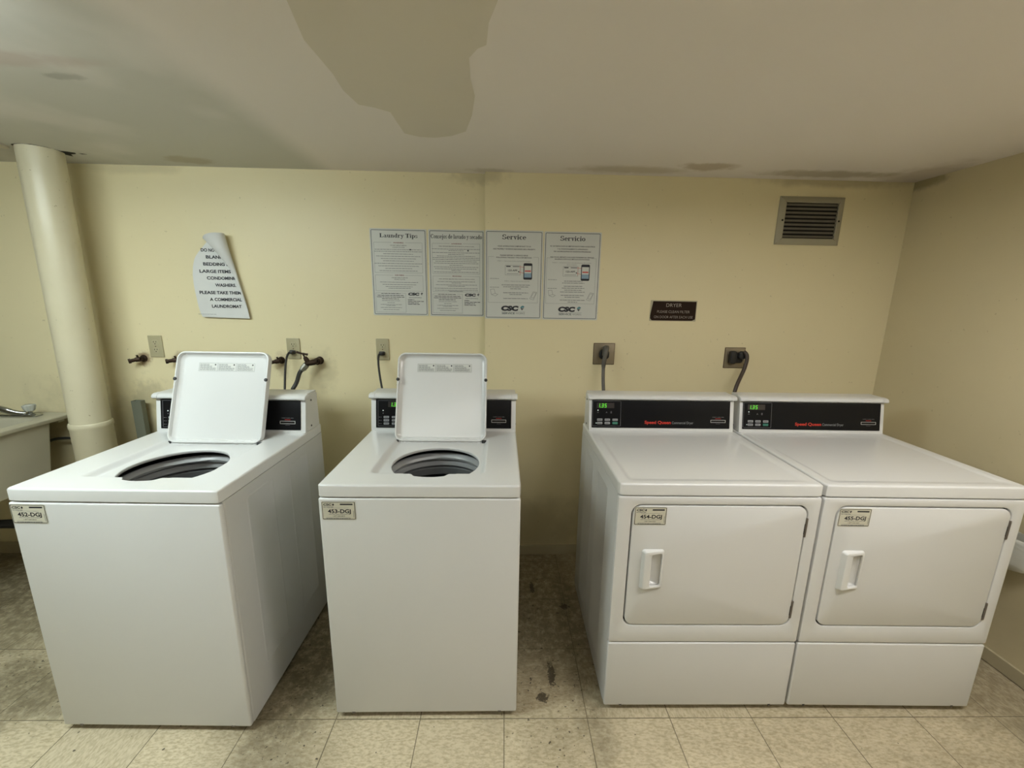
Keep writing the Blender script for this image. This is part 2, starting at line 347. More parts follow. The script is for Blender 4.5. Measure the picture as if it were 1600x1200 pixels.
def thing(name, label, cat, loc=(0, 0, 0), rotz=0, group=None):
    o = bpy.data.objects.new(name, None); C.objects.link(o); o.empty_display_size = .05; o.location = loc; o.rotation_euler = (0, 0, rotz)
    return tag(o, label, cat, group)
def copy_tree(o, parent=None):
    c = o.copy(); C.objects.link(c); c.parent = parent
    for ch in list(o.children): copy_tree(ch, c)
    return c
def bez(p0, p1, p2, p3, n=16):
    P = [Vector(p) for p in (p0, p1, p2, p3)]; out = []
    for i in range(n + 1):
        t = i / n; out.append(tuple(P[0] * (1 - t) ** 3 + P[1] * 3 * t * (1 - t) ** 2 + P[2] * 3 * t * t * (1 - t) + P[3] * t ** 3))
    return out

# ------------------------------------------------------------------ the room
def struct(name, mb, label):
    return tag(mb.build(name, smooth=0), label, None, None, 'structure')
def slab(x0, x1, y0, y1, z0, z1, mat): return MB().box(x0, x1, y0, y1, z0, z1, mat)
struct('floor', slab(XL - .1, XR + .1, YB - .1, YL + .1, -.1, 0, M_floor), 'cream speckled vinyl tile floor, worn and dirty by the machines')
cb_ = slab(XL - .1, XR + .1, YB - .1, YL + .1, H, H + .1, M_ceil)
PATCH = [(-.47, .62), (-.4554, 1.0316), (-.4828, 1.17), (-.478, 1.25), (-.474, 1.3248), (-.48, 1.42), (-.465, 1.5119), (-.42, 1.53), (-.3747, 1.5624), (-.372, 1.65), (-.3683, 1.7445), (-.32, 1.775), (-.2573, 1.7812), (-.19, 1.757),
         (-.1317, 1.7089), (-.10, 1.57), (-.0819, 1.4304), (-.088, 1.33), (-.0846, 1.2227), (-.06, 1.18), (-.038, 1.1646), (-.03, 1.08), (-.009, 1.0072), (0, .62)]
cb_.prism(PATCH, H - .0008, H + .01, M_patch)
cb_.prism([(-1.992, 2.095), (-1.966, 2.058), (-1.94, 2.066), (-1.915, 2.083), (-1.925, 2.097), (-1.955, 2.105), (-1.975, 2.135)], H - .0009, H + .02, M_void)
cb_.prism([(-2.0385 + (.0795 + .0022 * math.sin(5 * q) + .0018 * math.sin(11 * q + 1)) * math.cos(q), 2.055 + (.0795 + .0022 * math.sin(5 * q) + .0018 * math.sin(11 * q + 1)) * math.sin(q)) for q in [2 * math.pi * i / 64 for i in range(64)]], H - .0007, H + .01, M_void)
cb_.prism([(-1.905, 2.089), (-1.893, 2.092), (-1.88, 2.10), (-1.90, 2.10)], H - .0009, H + .02, M_void)
cb_.prism([(-2.165, 1.995), (-2.14, 1.965), (-2.11, 1.955), (-2.115, 1.985), (-2.13, 2.02), (-2.16, 2.03)], H - .008, H + .01, M_patch)
struct('ceiling', cb_, 'low grey-white painted ceiling with a darker patched area')
wb = MB(); wb.box(XL - .1, XS, YL, YL + .1, 0, H, M_wall_back)
wb.box(XS, XR + .1, YR, YL + .1, 0, H, M_wall_back, .001)
struct('wall_back', wb, 'cream painted rear wall, its right section standing slightly forward')
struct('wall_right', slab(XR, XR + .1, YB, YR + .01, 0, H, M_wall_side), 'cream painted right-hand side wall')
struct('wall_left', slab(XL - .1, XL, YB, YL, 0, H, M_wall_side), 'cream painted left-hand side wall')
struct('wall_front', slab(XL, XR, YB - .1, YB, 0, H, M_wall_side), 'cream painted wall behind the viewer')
struct('baseboard_back', MB().box(XS, XR, YR - .010, YR, .0005, .0625, M_trim, .002), 'painted baseboard under the right part of the rear wall')
struct('baseboard_left', MB().box(XL, XS - .001, YL - .012, YL, .0005, .07, M_trim, .002), 'baseboard under the left part of the rear wall')
struct('baseboard_right', MB().box(XR - .011, XR, YB, YR - .011, .003, .062, M_trim, .002), 'painted baseboard along the right wall')

# ------------------------------------------------------------------ ceiling fixtures that light the room, the last an added fill
LF = ['white tube fixture on the ceiling above the left washers', 'white tube fixture on the ceiling above the dryers', 'unseen white tube fixture added behind the viewer to brighten the middle']
for i, (x, y, L, W, dp, e, col) in enumerate(FIX):
    t = thing('ceiling_light', LF[i], 'ceiling light', (x, y, H), 0, 'tube fixtures on the ceiling')
    MB().box(-L / 2, L / 2, -W / 2, W / 2, -.022, -.0005, M_housing, .004).build('housing', t)
    for sx in (-1, 1): MB().box(sx * L / 2 - .008, sx * L / 2 + .008, -W / 2, W / 2, -dp - .002, -.0225, M_housing, .003).build('end_cap', t)
    md = newmat('diffuser_lit_%d' % i, (.8, .8, .78), .4); bb = md.node_tree.nodes['Principled BSDF']
    bb.inputs['Emission Color'].default_value = (*col, 1); bb.inputs['Emission Strength'].default_value = e
    if i == 1:      # closed sides added to keep its light off the rear wall
        for sy in (-1, 1): MB().box(-L / 2 + .009, L / 2 - .009, sy * (W / 2 - .0015) - .0015, sy * (W / 2 - .0015) + .0015, -dp - .004, -.0225, M_housing).build('side_shield', t)
    MB().box(-L / 2 + .009, L / 2 - .009, -W * .47, W * .47, -dp, -.0225, md, .015).build('diffuser', t)

# ------------------------------------------------------------------ machines
WH, WSK, ZB = .9132, .0427, .0229
def ray_rr(th, cx, cy, x0, x1, y0, y1, r):
    """point where a ray from (cx, cy) leaves a rounded rectangle"""
    dx, dy = math.cos(th), math.sin(th)
    def inside(t):
        x, y = cx + dx * t, cy + dy * t
        if x < x0 or x > x1 or y < y0 or y > y1: return False
        qx = max(x0 + r - x, x - (x1 - r), 0); qy = max(y0 + r - y, y - (y1 - r), 0)
        return qx * qx + qy * qy <= r * r
    a, b = 0, 2
    for _ in range(34):
        m = (a + b) / 2
        if inside(m): a = m
        else: b = m
    return cx + dx * a, cy + dy * a
def sst(a, b, x):
    t = max(0, min(1, (x - a) / (b - a))); return t * t * (3 - 2 * t)
def deck(W, D, hf, centre, hole, K, n, mat):
    """machine top: surface hf(x, y) around a hole, rounded edge, skirt"""
    cx, cy = centre; th = [2 * math.pi * i / n for i in range(n)]
    for px, py in ((0, 0), (W, 0), (W, D), (0, D)):      # put rays through the corners
        a = math.atan2(py - cy, px - cx) % (2 * math.pi); j = min(range(n), key=lambda q: abs(th[q] - a)); th[j] = a
    th.sort(); rings = []; inn = [hole(t) for t in th]; r = .007
    out = [ray_rr(t, cx, cy, r, W - r, r, D - r, .006) for t in th]
    for k in range(K + 1):
        f = k / K; ring = []
        for (ix, iy), (ox, oy) in zip(inn, out):
            x, y = ix + (ox - ix) * f, iy + (oy - iy) * f; ring.append((x, y, hf(x, y)))
        rings.append(ring)
    for i in range(1, 5):
        a = R(22.5 * i); q = r * (1 - math.sin(a))
        rings.append([(*ray_rr(t, cx, cy, q, W - q, q, D - q, .013 - q), WH - r * (1 - math.cos(a))) for t in th])
    for q, z in ((0, WH - WSK + .003), (.003, WH - WSK), (.014, WH - WSK), (.014, WH - WSK + .01)):
        rings.append([(*ray_rr(t, cx, cy, q, W - q, q, D - q, .013), z) for t in th])
    return MB().loft(rings, mat, False, False), inn

def seg7(mb, s, x, y, h, mat, T, z, sl=.12):
    S = {'0': 'abcdef', '1': 'bc', '3': 'abcdg', '5': 'acdfg'}
    w = h * .50; t = h * .125
    R7 = {'a': (0, h - t, w, h), 'd': (0, 0, w, t), 'g': (0, h / 2 - t / 2, w, h / 2 + t / 2), 'b': (w - t, h / 2, w, h), 'c': (w - t, 0, w, h / 2), 'f': (0, h / 2, t, h), 'e': (0, 0, t, h / 2)}
    for ch in s:
        if ch == '.':
            mb.rect(x - h * .12, x + h * .06, y, y + t * 1.2, z, mat, T); x += h * .14; continue
        for q in S[ch]:
            a, b_, c_, d = R7[q]; mb.add([(x + a + sl * b_, y + b_, z), (x + c_ + sl * b_, y + b_, z), (x + c_ + sl * d, y + d, z), (x + a + sl * d, y + d, z)], [(0, 1, 2, 3)], mat, T)
        x += h * .80

def sticker(parent, code, x0, z0, y, w=.108, h=.064):
    T = FRONT(y, x0, z0); m = MB(T)
    m.box(0, w, 0, h, 0, .0006, M_sticker, 0, rc=.003)
    m.frame(.0015, w - .0015, .0015, h - .0015, .0016, .0006, .0008, M_ink, r=.003)
    m.text('CSC', .006, h - .0145, .0075, M_ink, .026, 'l', .04, .0009, shear=.1)
    m.poly([(.034, h - .012), (.0375, h - .016), (.041, h - .010), (.037, h - .0065)], .0009, M_ink)
    m.words(.006, h - .0205, .032, .003, .0009, M_line, 3, 'l')
    m.rect(w * .55, w - .008, h - .0125, h - .0075, .0009, M_ink)
    m.rect(w * .2, w * .8, h - .0232, h - .0225, .0009, M_line)
    m.text(code, w * .52, h * .37, .0128, M_ink, w * .68, 'c', .03, .0009)
    m.words(w * .5, h * .29, w * .6, .0022, .0009, M_line, 5)
    m.text('1-877-264-6622', w * .5, h * .175, .0038, M_ink, w * .36, 'c', .01, .0009)
    m.rect(w * .12, w * .84, h * .115, h * .125, .0009, M_line); m.words(w * .48, h * .055, w * .72, .0024, .0009, M_line, 8)
    m.rect(w - .0075, w - .0062, h * .12, h * .5, .0009, M_line)
    return m.build('label_sticker', parent, smooth=0)

PY0, PZ0, PY1, PZ1 = .5525, .921, .574, 1.058        # console face: lower and upper edge (y, z)
PL = math.hypot(PY1 - PY0, PZ1 - PZ0)
def console(parent, W, yb, x0=0, x1=None):
    """sloped control console across the back of the machine"""
    x1 = W if x1 is None else x1
    SX = Matrix(((0, 0, 1, 0), (1, 0, 0, 0), (0, 1, 0, 0), (0, 0, 0, 1)))      # (y, z, x) -> (x, y, z)
    prof = [(.551, .9135), (yb, .9135), (yb - .004, 1.066), (yb - .012, 1.073), (.60, 1.073), (.578, 1.062), (.573, 1.05)]
    m = MB(SX); rings = []
    for x, q in ((x0 + .002, .002), (x0 + .004, 0), (x1 - .004, 0), (x1 - .002, .002)):
        cy = sum(p[0] for p in prof) / len(prof); cz = sum(p[1] for p in prof) / len(prof)
        rings.append([(py + (cy - py) * q * 8, pz + (cz - pz) * q * 8, x) for py, pz in prof])
    m.loft(rings, M_enamel)
    for yy, zz in ((.585, .932), (.60, 1.045)):                              # screws in the end panel
        m.lathe([(.0042, 0), (.0042, .0015), (.001, .002)], M_dark, Matrix.Translation((x1 - .001, yy + .02, zz)) @ Matrix.Rotation(R(90), 4, 'Y'), 10, False, True)
        m.lathe([(.0042, 0), (.0042, .0015), (.001, .002)], M_dark, Matrix.Translation((x0 + .001, yy + .02, zz)) @ Matrix.Rotation(R(-90), 4, 'Y'), 10, False, True)
    m.build('console', parent)
    # rounded cap along the top, with end pieces
    m = MB(SX)
    nose = [(.592, 1.0795), (.572, 1.079), (.561, 1.075), (.5555, 1.068), (.5555, 1.0615), (.561, 1.0575), (.572, 1.057), (.592, 1.060)]
    def nz(x, s, dy=0): return [(.592 + (y - .592) * s + dy, 1.0685 + (z - 1.0685) * s, x) for y, z in nose]
    m.loft([nz(x0 - .006, .70), nz(x0 - .0045, .92), nz(x0 - .001, 1.0), nz(x0 + .0205, 1.0)], M_enamel, True, True)
    m.loft([nz(x0 + .0212, .975), nz(x1 - .0212, .975)], M_enamel, False, False)
    m.loft([nz(x1 - .0205, 1.0), nz(x1 + .001, 1.0), nz(x1 + .0045, .92), nz(x1 + .006, .70)], M_enamel, True, True)
    m.prism([(.59, 1.0735), (yb - .006, 1.0735), (yb - .010, 1.0795), (.59, 1.0795)], x0 + .004, x1 - .004, M_enamel)
    m.build('console_cap', parent)
    T = basis((0, PY0 - .0015, PZ0), (1, 0, 0), (0, PY1 - PY0, PZ1 - PZ0))
    return T
def card_slot(T, m, x0, y0, w, h):
    m.frame(x0, x0 + w, y0, y0 + h, .0016, .0022, .0030, M_winkl, r=.001)
    m.rect(x0 + .002, x0 + w - .002, y0 + .002, y0 + h - .002, .0023, M_void)
    m.text('INSERT CARD HERE', x0 + w / 2, y0 + h + .011, .0035, M_grey, w * .78, 'c', .01, .0024)
    m.text('PRESS', x0 + w / 2, y0 + h + .004, .0035, M_red, w * .36, 'c', .01, .0024)
    m.rect(x0 + w * .35, x0 + w * .65, y0 - .006, y0 - .005, .0024, M_grey)

def keypad(parent, T, panel, x0, x1, y0, y1, disp, bxs, bys, bw, bh, green, tail=True):
    m = panel
    m.frame(x0, x1, y0, y1, .0011, .0022, .0027, M_grey, r=.004)
    d = MB(T)
    dx, dy, dh = disp
    d.box(dx - .006, dx + .058, dy - .004, dy + dh + .004, .0022, .0028, M_ledoff, 0, rc=.001)
    seg7(d, '1.35', dx, dy, dh, M_led, None, .0031)
    d.build('display', panel_parent(parent), smooth=0) if False else None
    return d

def make_washer(code, label, loc, rz):
    W, D = .6509, .6996
    t = thing('washing_machine', label, 'washing machine', loc, rz, 'washing machines')
    # cabinet: thin steel shell, open at the top
    m = MB(); z1 = WH - WSK
    o = rr(.001, W - .001, .016, D, .010, ZB); 
    m.loft([rr(.014, W - .014, .03, D - .014, .004, z1), rr(.014, W - .014, .03, D - .014, .004, ZB + .004)], M_gap, False, False)
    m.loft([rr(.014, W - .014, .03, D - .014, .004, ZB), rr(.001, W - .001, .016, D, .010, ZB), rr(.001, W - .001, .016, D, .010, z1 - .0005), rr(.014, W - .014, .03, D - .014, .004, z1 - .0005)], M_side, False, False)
    m.rect(.014, W - .014, .03, D - .014, ZB + .01, M_gap)
    # pressed panels on the two sides
    for T in (RIGHTSIDE(W - .001), Matrix(((0, 0, -1, .001), (1, 0, 0, 0), (0, 1, 0, 0), (0, 0, 0, 1)))):
        for a, b_ in ((.125, .278), (.395, .545)):
            m.loft([rr(a - .003, b_ + .003, .16, .832, .012, 0), rr(a, b_, .163, .829, .010, .0012), rr(a + .004, b_ - .004, .167, .825, .008, .0012), rr(a + .007, b_ - .007, .170, .822, .006, .0004)], M_side, False, True, T)
    m.build('cabinet', t)
    m = MB(); zt = z1 - .0035
    m.box(0, W, ZB + .0, zt, 0, .018, M_enamel, .006, rc=.006, T=FRONT(.018))
    # two small clips in the lower lip
    for x in (.062, W - .062): m.box(x - .006, x + .006, ZB - .001, ZB + .006, .017, .0192, M_hinge, .001, T=FRONT(.018))
    m.build('front_panel', t)
    def hf(x, y):
        a = sst(.134, .156, x) * (1 - sst(.510, .532, x)) * sst(.088, .125, y) * (1 - sst(.447, .452, y))
        bl = sst(.04, .09, x) * (1 - sst(W - .09, W - .04, x))
        return WH - .017 * a
    def hole(th):
        x, y = .343 + .162 * math.cos(th), .225 + .162 * math.sin(th)
        if y < .090 and th > math.pi:
            dx = abs(x - .343); k = 1 - sst(.050, .068, dx); y = max(y, .089 * (1 - k) + y * k)
        return x, y
    m, inn = deck(W, D, hf, (.343, .225), hole, 56, 224, M_enamel)
    # lip down into the opening
    ring = [(x, y, hf(x, y)) for x, y in inn]
    def shrink(s, dz): return [(.343 + (x - .343) * s, .225 + (y - .225) * s, z + dz) for x, y, z in ring]
    m.loft([shrink(1.03, -.014), shrink(1.0, -.012), shrink(.985, -.008), shrink(.988, -.002), shrink(1.0, 0)], M_enamel, False, False)
    m.build('top_panel', t)
    # tub: splash ring, balance ring, steel basket
    TC = Matrix.Translation((.343, .235, 0)); n = 64
    def lob(r0, z, amp):       # ring with two flattened stretches, as on the tub cover
        out = []
        for j in range(n):
            a = 2 * math.pi * j / n; q = 1 - amp * (sst(.80, .97, math.cos(a - R(120)) ** 2))
            out.append((r0 * q * math.cos(a), r0 * q * math.sin(a), z))
        return out
    m = MB(TC); m.loft([lob(.205, .850, 0), lob(.190, .860, 0), lob(.180, .861, 0), lob(.171, .855, .05), lob(.166, .846, .05), lob(.170, .836, .02), lob(.182, .832, 0)], M_ring, False, False); m.build('tub_ring', t)
    m = MB(TC); m.lathe([(.198, .828), (.184, .828), (.180, .824), (.180, .808), (.184, .803), (.198, .800)], M_ring, None, n); 
    m.lathe([(.198, .797), (.190, .796), (.186, .792), (.186, .765), (.192, .760), (.205, .758)], M_ring2, None, n); m.build('balance_ring', t)
    m = MB(TC); m.lathe([(.205, .758), (.204, .74), (.206, .735), (.206, .50), (.19, .47), (.06, .46), (.05, .50), (.03, .56), (.002, .57)], M_steel, None, n); m.build('basket', t)
    # lid, standing open against the console
    LX0, LX1, LL = .132, .520, .382
    T = basis((0, .441, .9035), (1, 0, 0), (0, .128, .36))
    m = MB(T); r = .034
    m.loft([rr(LX0 + .004, LX1 - .004, .004, LL - .004, r - .004, -.024, 8), rr(LX0, LX1, 0, LL, r, -.020, 8), rr(LX0, LX1, 0, LL, r, .001, 8), rr(LX0 + .0015, LX1 - .0015, .0015, LL - .0015, r - .0015, .003, 8),
            rr(LX0 + .0055, LX1 - .0055, .0055, LL - .0055, r - .0055, .003, 8), rr(LX0 + .007, LX1 - .007, .007, LL - .007, r - .007, .0012, 8), rr(LX0 + .009, LX1 - .009, .009, LL - .009, r - .009, -.0100, 8),
            rr(LX0 + .020, LX1 - .020, .013, LL - .018, r - .014, -.0185, 8), rr(LX0 + .025, LX1 - .025, .016, LL - .023, r - .018, -.0190, 8)], M_enamel, True, True)
    for s, x in ((1, LX0), (-1, LX1)):     # inward notches of the rim
        q = [(x + s * .003, .235), (x + s * .003, .285), (x + s * .010, .270), (x + s * .010, .255)]
        m.prism(q if s < 0 else q[::-1], -.008, .0028, M_enamel)
    lid = m.build('lid', t)
    for s, x in ((1, LX0), (-1, LX1)):
        MB(T @ Matrix.Translation((x + s * .0045, .264, .002))).lathe([(.0072, 0), (.0072, .003), (.005, .0055), (.001, .006)], M_dark, None, 14, True, True).build('bumper', lid)
    m = MB(T); sx0, sx1, sy0, sy1, z = .214, .452, .300, .338, -.0185
    m.box(sx0, sx1, sy0, sy1, -.0189, z, M_lidst, 0, rc=.001)
    for k in range(3):
        a = sx0 + .004 + k * .079
        m.rect(a, a + .073, sy0 + .003, sy1 - .003, z + .0002, M_paper)
        for r_ in range(7): m.words(a + .002, sy0 + .0055 + r_ * .0041, (.066 if r_ < 3 else .05 if r_ < 5 else .038), .0027, z + .0005, M_line, 30 + k * 9 + r_, 'l')
        m.poly([(a + .062, sy1 - .009), (a + .066, sy1 - .013), (a + .070, sy1 - .009), (a + .066, sy1 - .005)], z + .0006, M_ink)
    m.build('instruction_sticker', lid, smooth=0)
    for x in (LX0 + .008, LX1 - .008): MB(T).box(x - .010, x + .010, -.007, .006, -.012, .004, M_dark, .003).build('lid_hinge', lid)
    # console
    T = console(t, W, .684)
    m = MB(T); m.box(.0235, .629, .0055, .1335, 0, .002, M_black, .0008, rc=.002)
    m.frame(.0325, .170, .0125, .128, .0011, .0020, .0025, M_grey, r=.003)
    card_slot(T, m, .540, .0325, .066, .013)
    for y, on in ((.083, 1), (.0705, 0)):
        m.lathe([(.0022, .002), (.0022, .0026), (.0005, .0027)], M_ledw if on else M_grey, T @ Matrix.Translation((.0555, y, 0)), 8, False, True)
    for y in (.053, .0385, .024): m.words(.036, y - .001, .013, .0026, .0023, M_grey, 3, 'l')
    pan = m.build('control_panel', t, smooth=30)
    m = MB(T); m.box(.078, .160, .0985, .1225, .0021, .0026, M_ledoff, 0, rc=.001); seg7(m, '1.35', .0865, .1015, .0175, M_led, None, .0029); m.build('display', pan, smooth=0)
    for i, y in enumerate((.0535, .0390, .0245)):
        for j, x in enumerate((.060, .0965, .133)):
            g = (i == 2 and j == 2)
            q = MB(T); q.box(x - .0022, x + .022, y - .005, y + .005, .0021, .0036, M_btng if g else M_btn, .0012, rc=.002)
            q.words(x + .002, y - .0012, .016, .0028, .0038, M_ink if not g else M_grey, i * 3 + j, 'l')
            q.build('button', pan)
        m2 = None
    sticker(t, code, .005 if code.startswith('452') else .010, .793 if code.startswith('453') else .798, -.0003)
    m = MB()
    for x, y in ((.05, .06), (W - .05, .06), (.05, D - .06), (W - .05, D - .06)):
        MB().lathe([(.010, 0), (.010, .024)], M_hinge, Matrix.Translation((x, y, 0)), 12, True, True).lathe([(.020, 0.0003), (.020, .006), (.014, .009)], M_dark, Matrix.Translation((x, y, 0)), 16, True, True).build('foot', t)
    return t

def make_dryer(code, label, loc, rz):
    W, D = .6841, .6806; z1 = WH - WSK
    t = thing('clothes_dryer', label, 'clothes dryer', loc, rz, 'clothes dryers')
    m = MB()
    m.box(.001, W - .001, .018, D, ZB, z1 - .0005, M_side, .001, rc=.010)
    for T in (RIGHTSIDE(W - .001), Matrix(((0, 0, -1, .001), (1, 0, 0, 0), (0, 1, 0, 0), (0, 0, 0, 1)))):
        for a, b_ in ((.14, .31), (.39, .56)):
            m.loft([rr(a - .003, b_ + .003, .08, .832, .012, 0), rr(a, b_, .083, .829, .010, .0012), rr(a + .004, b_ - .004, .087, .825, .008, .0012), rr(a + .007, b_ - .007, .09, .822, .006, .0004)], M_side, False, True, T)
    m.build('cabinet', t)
    # upper front with the door opening
    DX0, DX1, DZ0, DZ1 = .0475, .644, .3705, .8385; SP = .2995; th = .018
    m = MB(FRONT(th)); zt = z1 - .0035
    m.loft([rr(.001, W - .001, SP + .003, zt, .006, 0, 8), rr(0, W, SP + .002, zt, .006, .012, 8), rr(.002, W - .002, SP + .004, zt - .002, .006, .0168, 8), rr(.006, W - .006, SP + .008, zt - .006, .006, .018, 8),
            rr(DX0 - .004, DX1 + .004, DZ0 - .004, DZ1 + .004, .038, .018, 8), rr(DX0 - .001, DX1 + .001, DZ0 - .001, DZ1 + .001, .035, .0165, 8), rr(DX0, DX1, DZ0, DZ1, .034, .013, 8), rr(DX0, DX1, DZ0, DZ1, .034, .002, 8)], M_enamel, False, False)
    m.loft([rr(DX0 - .0, DX1, DZ0, DZ1, .034, .0022, 8), rr(DX0 + .03, DX1 - .03, DZ0 + .03, DZ1 - .03, .02, .0021, 8)], M_gap, False, True)
    m.build('front_panel', t)
    m = MB(FRONT(th)); g = .0046
    a, b_, c_, d = DX0 + g, DX1 - g + .001, DZ0 + g, DZ1 - g
    hx0, hx1, hz0, hz1 = .0965, .168, .524, .671
    ci = (hx0 + .0270, hx1 - .0065, hz0 + .012, hz1 - .011)
    def q(e, z, r=.031): return rr(a + e, b_ - e, c_ + e, d - e, r - e, z, 8)
    m.loft([q(0, .0035), q(0, .0155), q(.0009, .0176), q(.003, .0185), rr(*ci, .008, .0185, 8), rr(*ci, .008, .0160, 8), rr(ci[0] + .001, ci[1] - .002, ci[2] + .006, ci[3] - .003, .007, 0, 8, lambda x, y: .0048 + .0100 * sst(ci[0] + .01, ci[1], x))], M_enamel, True, True)
    door = m.build('door', t)
    # pull handle: raised shell, scooped from the right
    def zf(x, y): return .0185 + .0150 - .0100 * sst(hx0 + .012, hx1, x)
    m = MB(FRONT(th))
    m.loft([rr(hx0 - .004, hx1 + .003, hz0 - .003, hz1 + .003, .010, .0180, 8), rr(hx0 - .003, hx1 + .002, hz0 - .002, hz1 + .002, .010, .0205, 8), rr(hx0 + .003, hx1 + .0, hz0 + .004, hz1 - .001, .009, 0, 8, zf),
            rr(hx0 + .006, hx1 - .002, hz0 + .007, hz1 - .004, .008, 0, 8, lambda x, y: zf(x, y) + .0010), rr(ci[0] - .002, ci[1] + .001, ci[2] - .002, ci[3] + .001, .008, 0, 8, lambda x, y: zf(x, y) + .0006),
            rr(*ci, .008, 0, 8, lambda x, y: zf(x, y) - .0010), rr(*ci, .008, .0170, 8)], M_plastic, False, False)
    m.build('handle', door)
    for z0, zz1 in ((.722, .792), (.403, .472)):
        m = MB(FRONT(th)); m.box(DX1 - .0045, DX1 + .0035, z0, zz1, .010, .0195, M_hinge, .001)
        m.tube([(DX1 - .001, z0 + .004, .0195), (DX1 - .001, zz1 - .004, .0195)], .0028, M_hinge, 8)
        m.box(DX1 - .006, DX1 - .0045, z0 + .012, zz1 - .02, .012, .0192, M_void)
        m.build('door_hinge', t)
    m = MB(FRONT(th)); m.box(0, W, ZB, SP - .002, 0, .018, M_enamel, .006, rc=.008)
    for x in (.062, W - .062): m.add([(x - .006, ZB + .007, .0183), (x, ZB + .001, .0185), (x + .006, ZB + .007, .0183)], [(0, 1, 2)], M_gap); m.box(x - .003, x + .003, ZB - .002, ZB + .004, .016, .0188, M_hinge, .0008)
    m.build('lower_panel', t)
    def hf(x, y):
        a = sst(.030, .052, x) * (1 - sst(W - .052, W - .030, x)) * sst(.020, .05, y) * (1 - sst(.500, .530, y))
        return WH - .0045 * a
    m, _ = deck(W, D, hf, (W / 2, .28), lambda th: (W / 2 + .004 * math.cos(th), .28 + .004 * math.sin(th)), 70, 240, M_enamel)
    m.poly([(W / 2 + .0042 * math.cos(2 * math.pi * i / 24), .28 + .0042 * math.sin(2 * math.pi * i / 24)) for i in range(24)], WH - .0045, M_enamel)
    m.build('top_panel', t)
    T = console(t, W, .664, .004, W - .008)
    m = MB(T); m.box(.0185, .656, .0075, .1335, 0, .002, M_black, .0008, rc=.002)
    m.frame(.0215, .151, .0145, .1305, .0011, .0020, .0026, M_grey, r=.004)
    m.text('Speed Queen', .262, .0275, .0135, M_red, .121, 'l', .028, .0024)
    m.text('Commercial Dryer', .388, .0275, .0115, M_btn, .099, 'l', .0, .0024)
    card_slot(T, m, .567, .0355, .069, .0125)
    for x in (.046, .0855, .1065):
        m.text('A', x, .0745, .007, M_grey, .008, 'c', .0, .0024) if x != .1065 else m.text('8', x, .0735, .010, M_grey, .007, 'c', 0, .0024)
    m.lathe([(.0022, .002), (.0022, .0026), (.0005, .0027)], M_ledw, T @ Matrix.Translation((.046, .0875, 0)), 8, False, True)
    m.lathe([(.0017, .002), (.0017, .0026), (.0005, .0027)], M_ledw, T @ Matrix.Translation((.0385, .0285, 0)), 8, False, True)
    pan = m.build('control_panel', t, smooth=30)
    m = MB(T); m.box(.040, .120, .0975, .1215, .0021, .0026, M_ledoff, 0, rc=.001); seg7(m, '1.35', .0445, .1005, .0175, M_led, None, .0029); m.build('display', pan, smooth=0)
    for i, y in enumerate((.0440, .0285)):
        for j, x in enumerate((.0425, .0775, .113)):
            gq = (i == 1 and j == 2)
            q = MB(T); q.box(x, x + .0245, y - .0053, y + .0053, .0021, .0036, M_btng if gq else M_btn, .0012, rc=.002)
            q.words(x + .004, y - .0012, .016, .0028, .0038, M_ink if not gq else M_grey, i * 3 + j + 20, 'l'); q.build('button', pan)
    sticker(door, code, .0565, .7655, -.0007 - .0003, .108, .065)
    for x, y in ((.05, .06), (W - .05, .06), (.05, D - .06), (W - .05, D - .06)):
        MB().lathe([(.010, 0), (.010, .024)], M_hinge, Matrix.Translation((x, y, 0)), 12, True, True).lathe([(.020, 0.0003), (.020, .006), (.014, .009)], M_dark, Matrix.Translation((x, y, 0)), 16, True, True).build('foot', t)
    return t

make_washer('452-DGJ', 'white top-loading washer with open lid, leftmost machine, sticker reading 452-DGJ', (-1.5044, 1.2057, 0), R(-1.6208))
make_washer('453-DGJ', 'white top-loading washer with open lid and sticker 453-DGJ, under the wall signs', (-.5764, 1.2316, 0), R(-.4876))
make_dryer('454-DGJ', 'white front-loading dryer with sticker 454-DGJ, left one of the dryer pair', (.4001, 1.2442, 0), R(-.9076))
make_dryer('455-DGJ', 'white front-loading dryer with sticker 455-DGJ, beside the right wall', (1.091, 1.2333, 0), R(-1.5172))

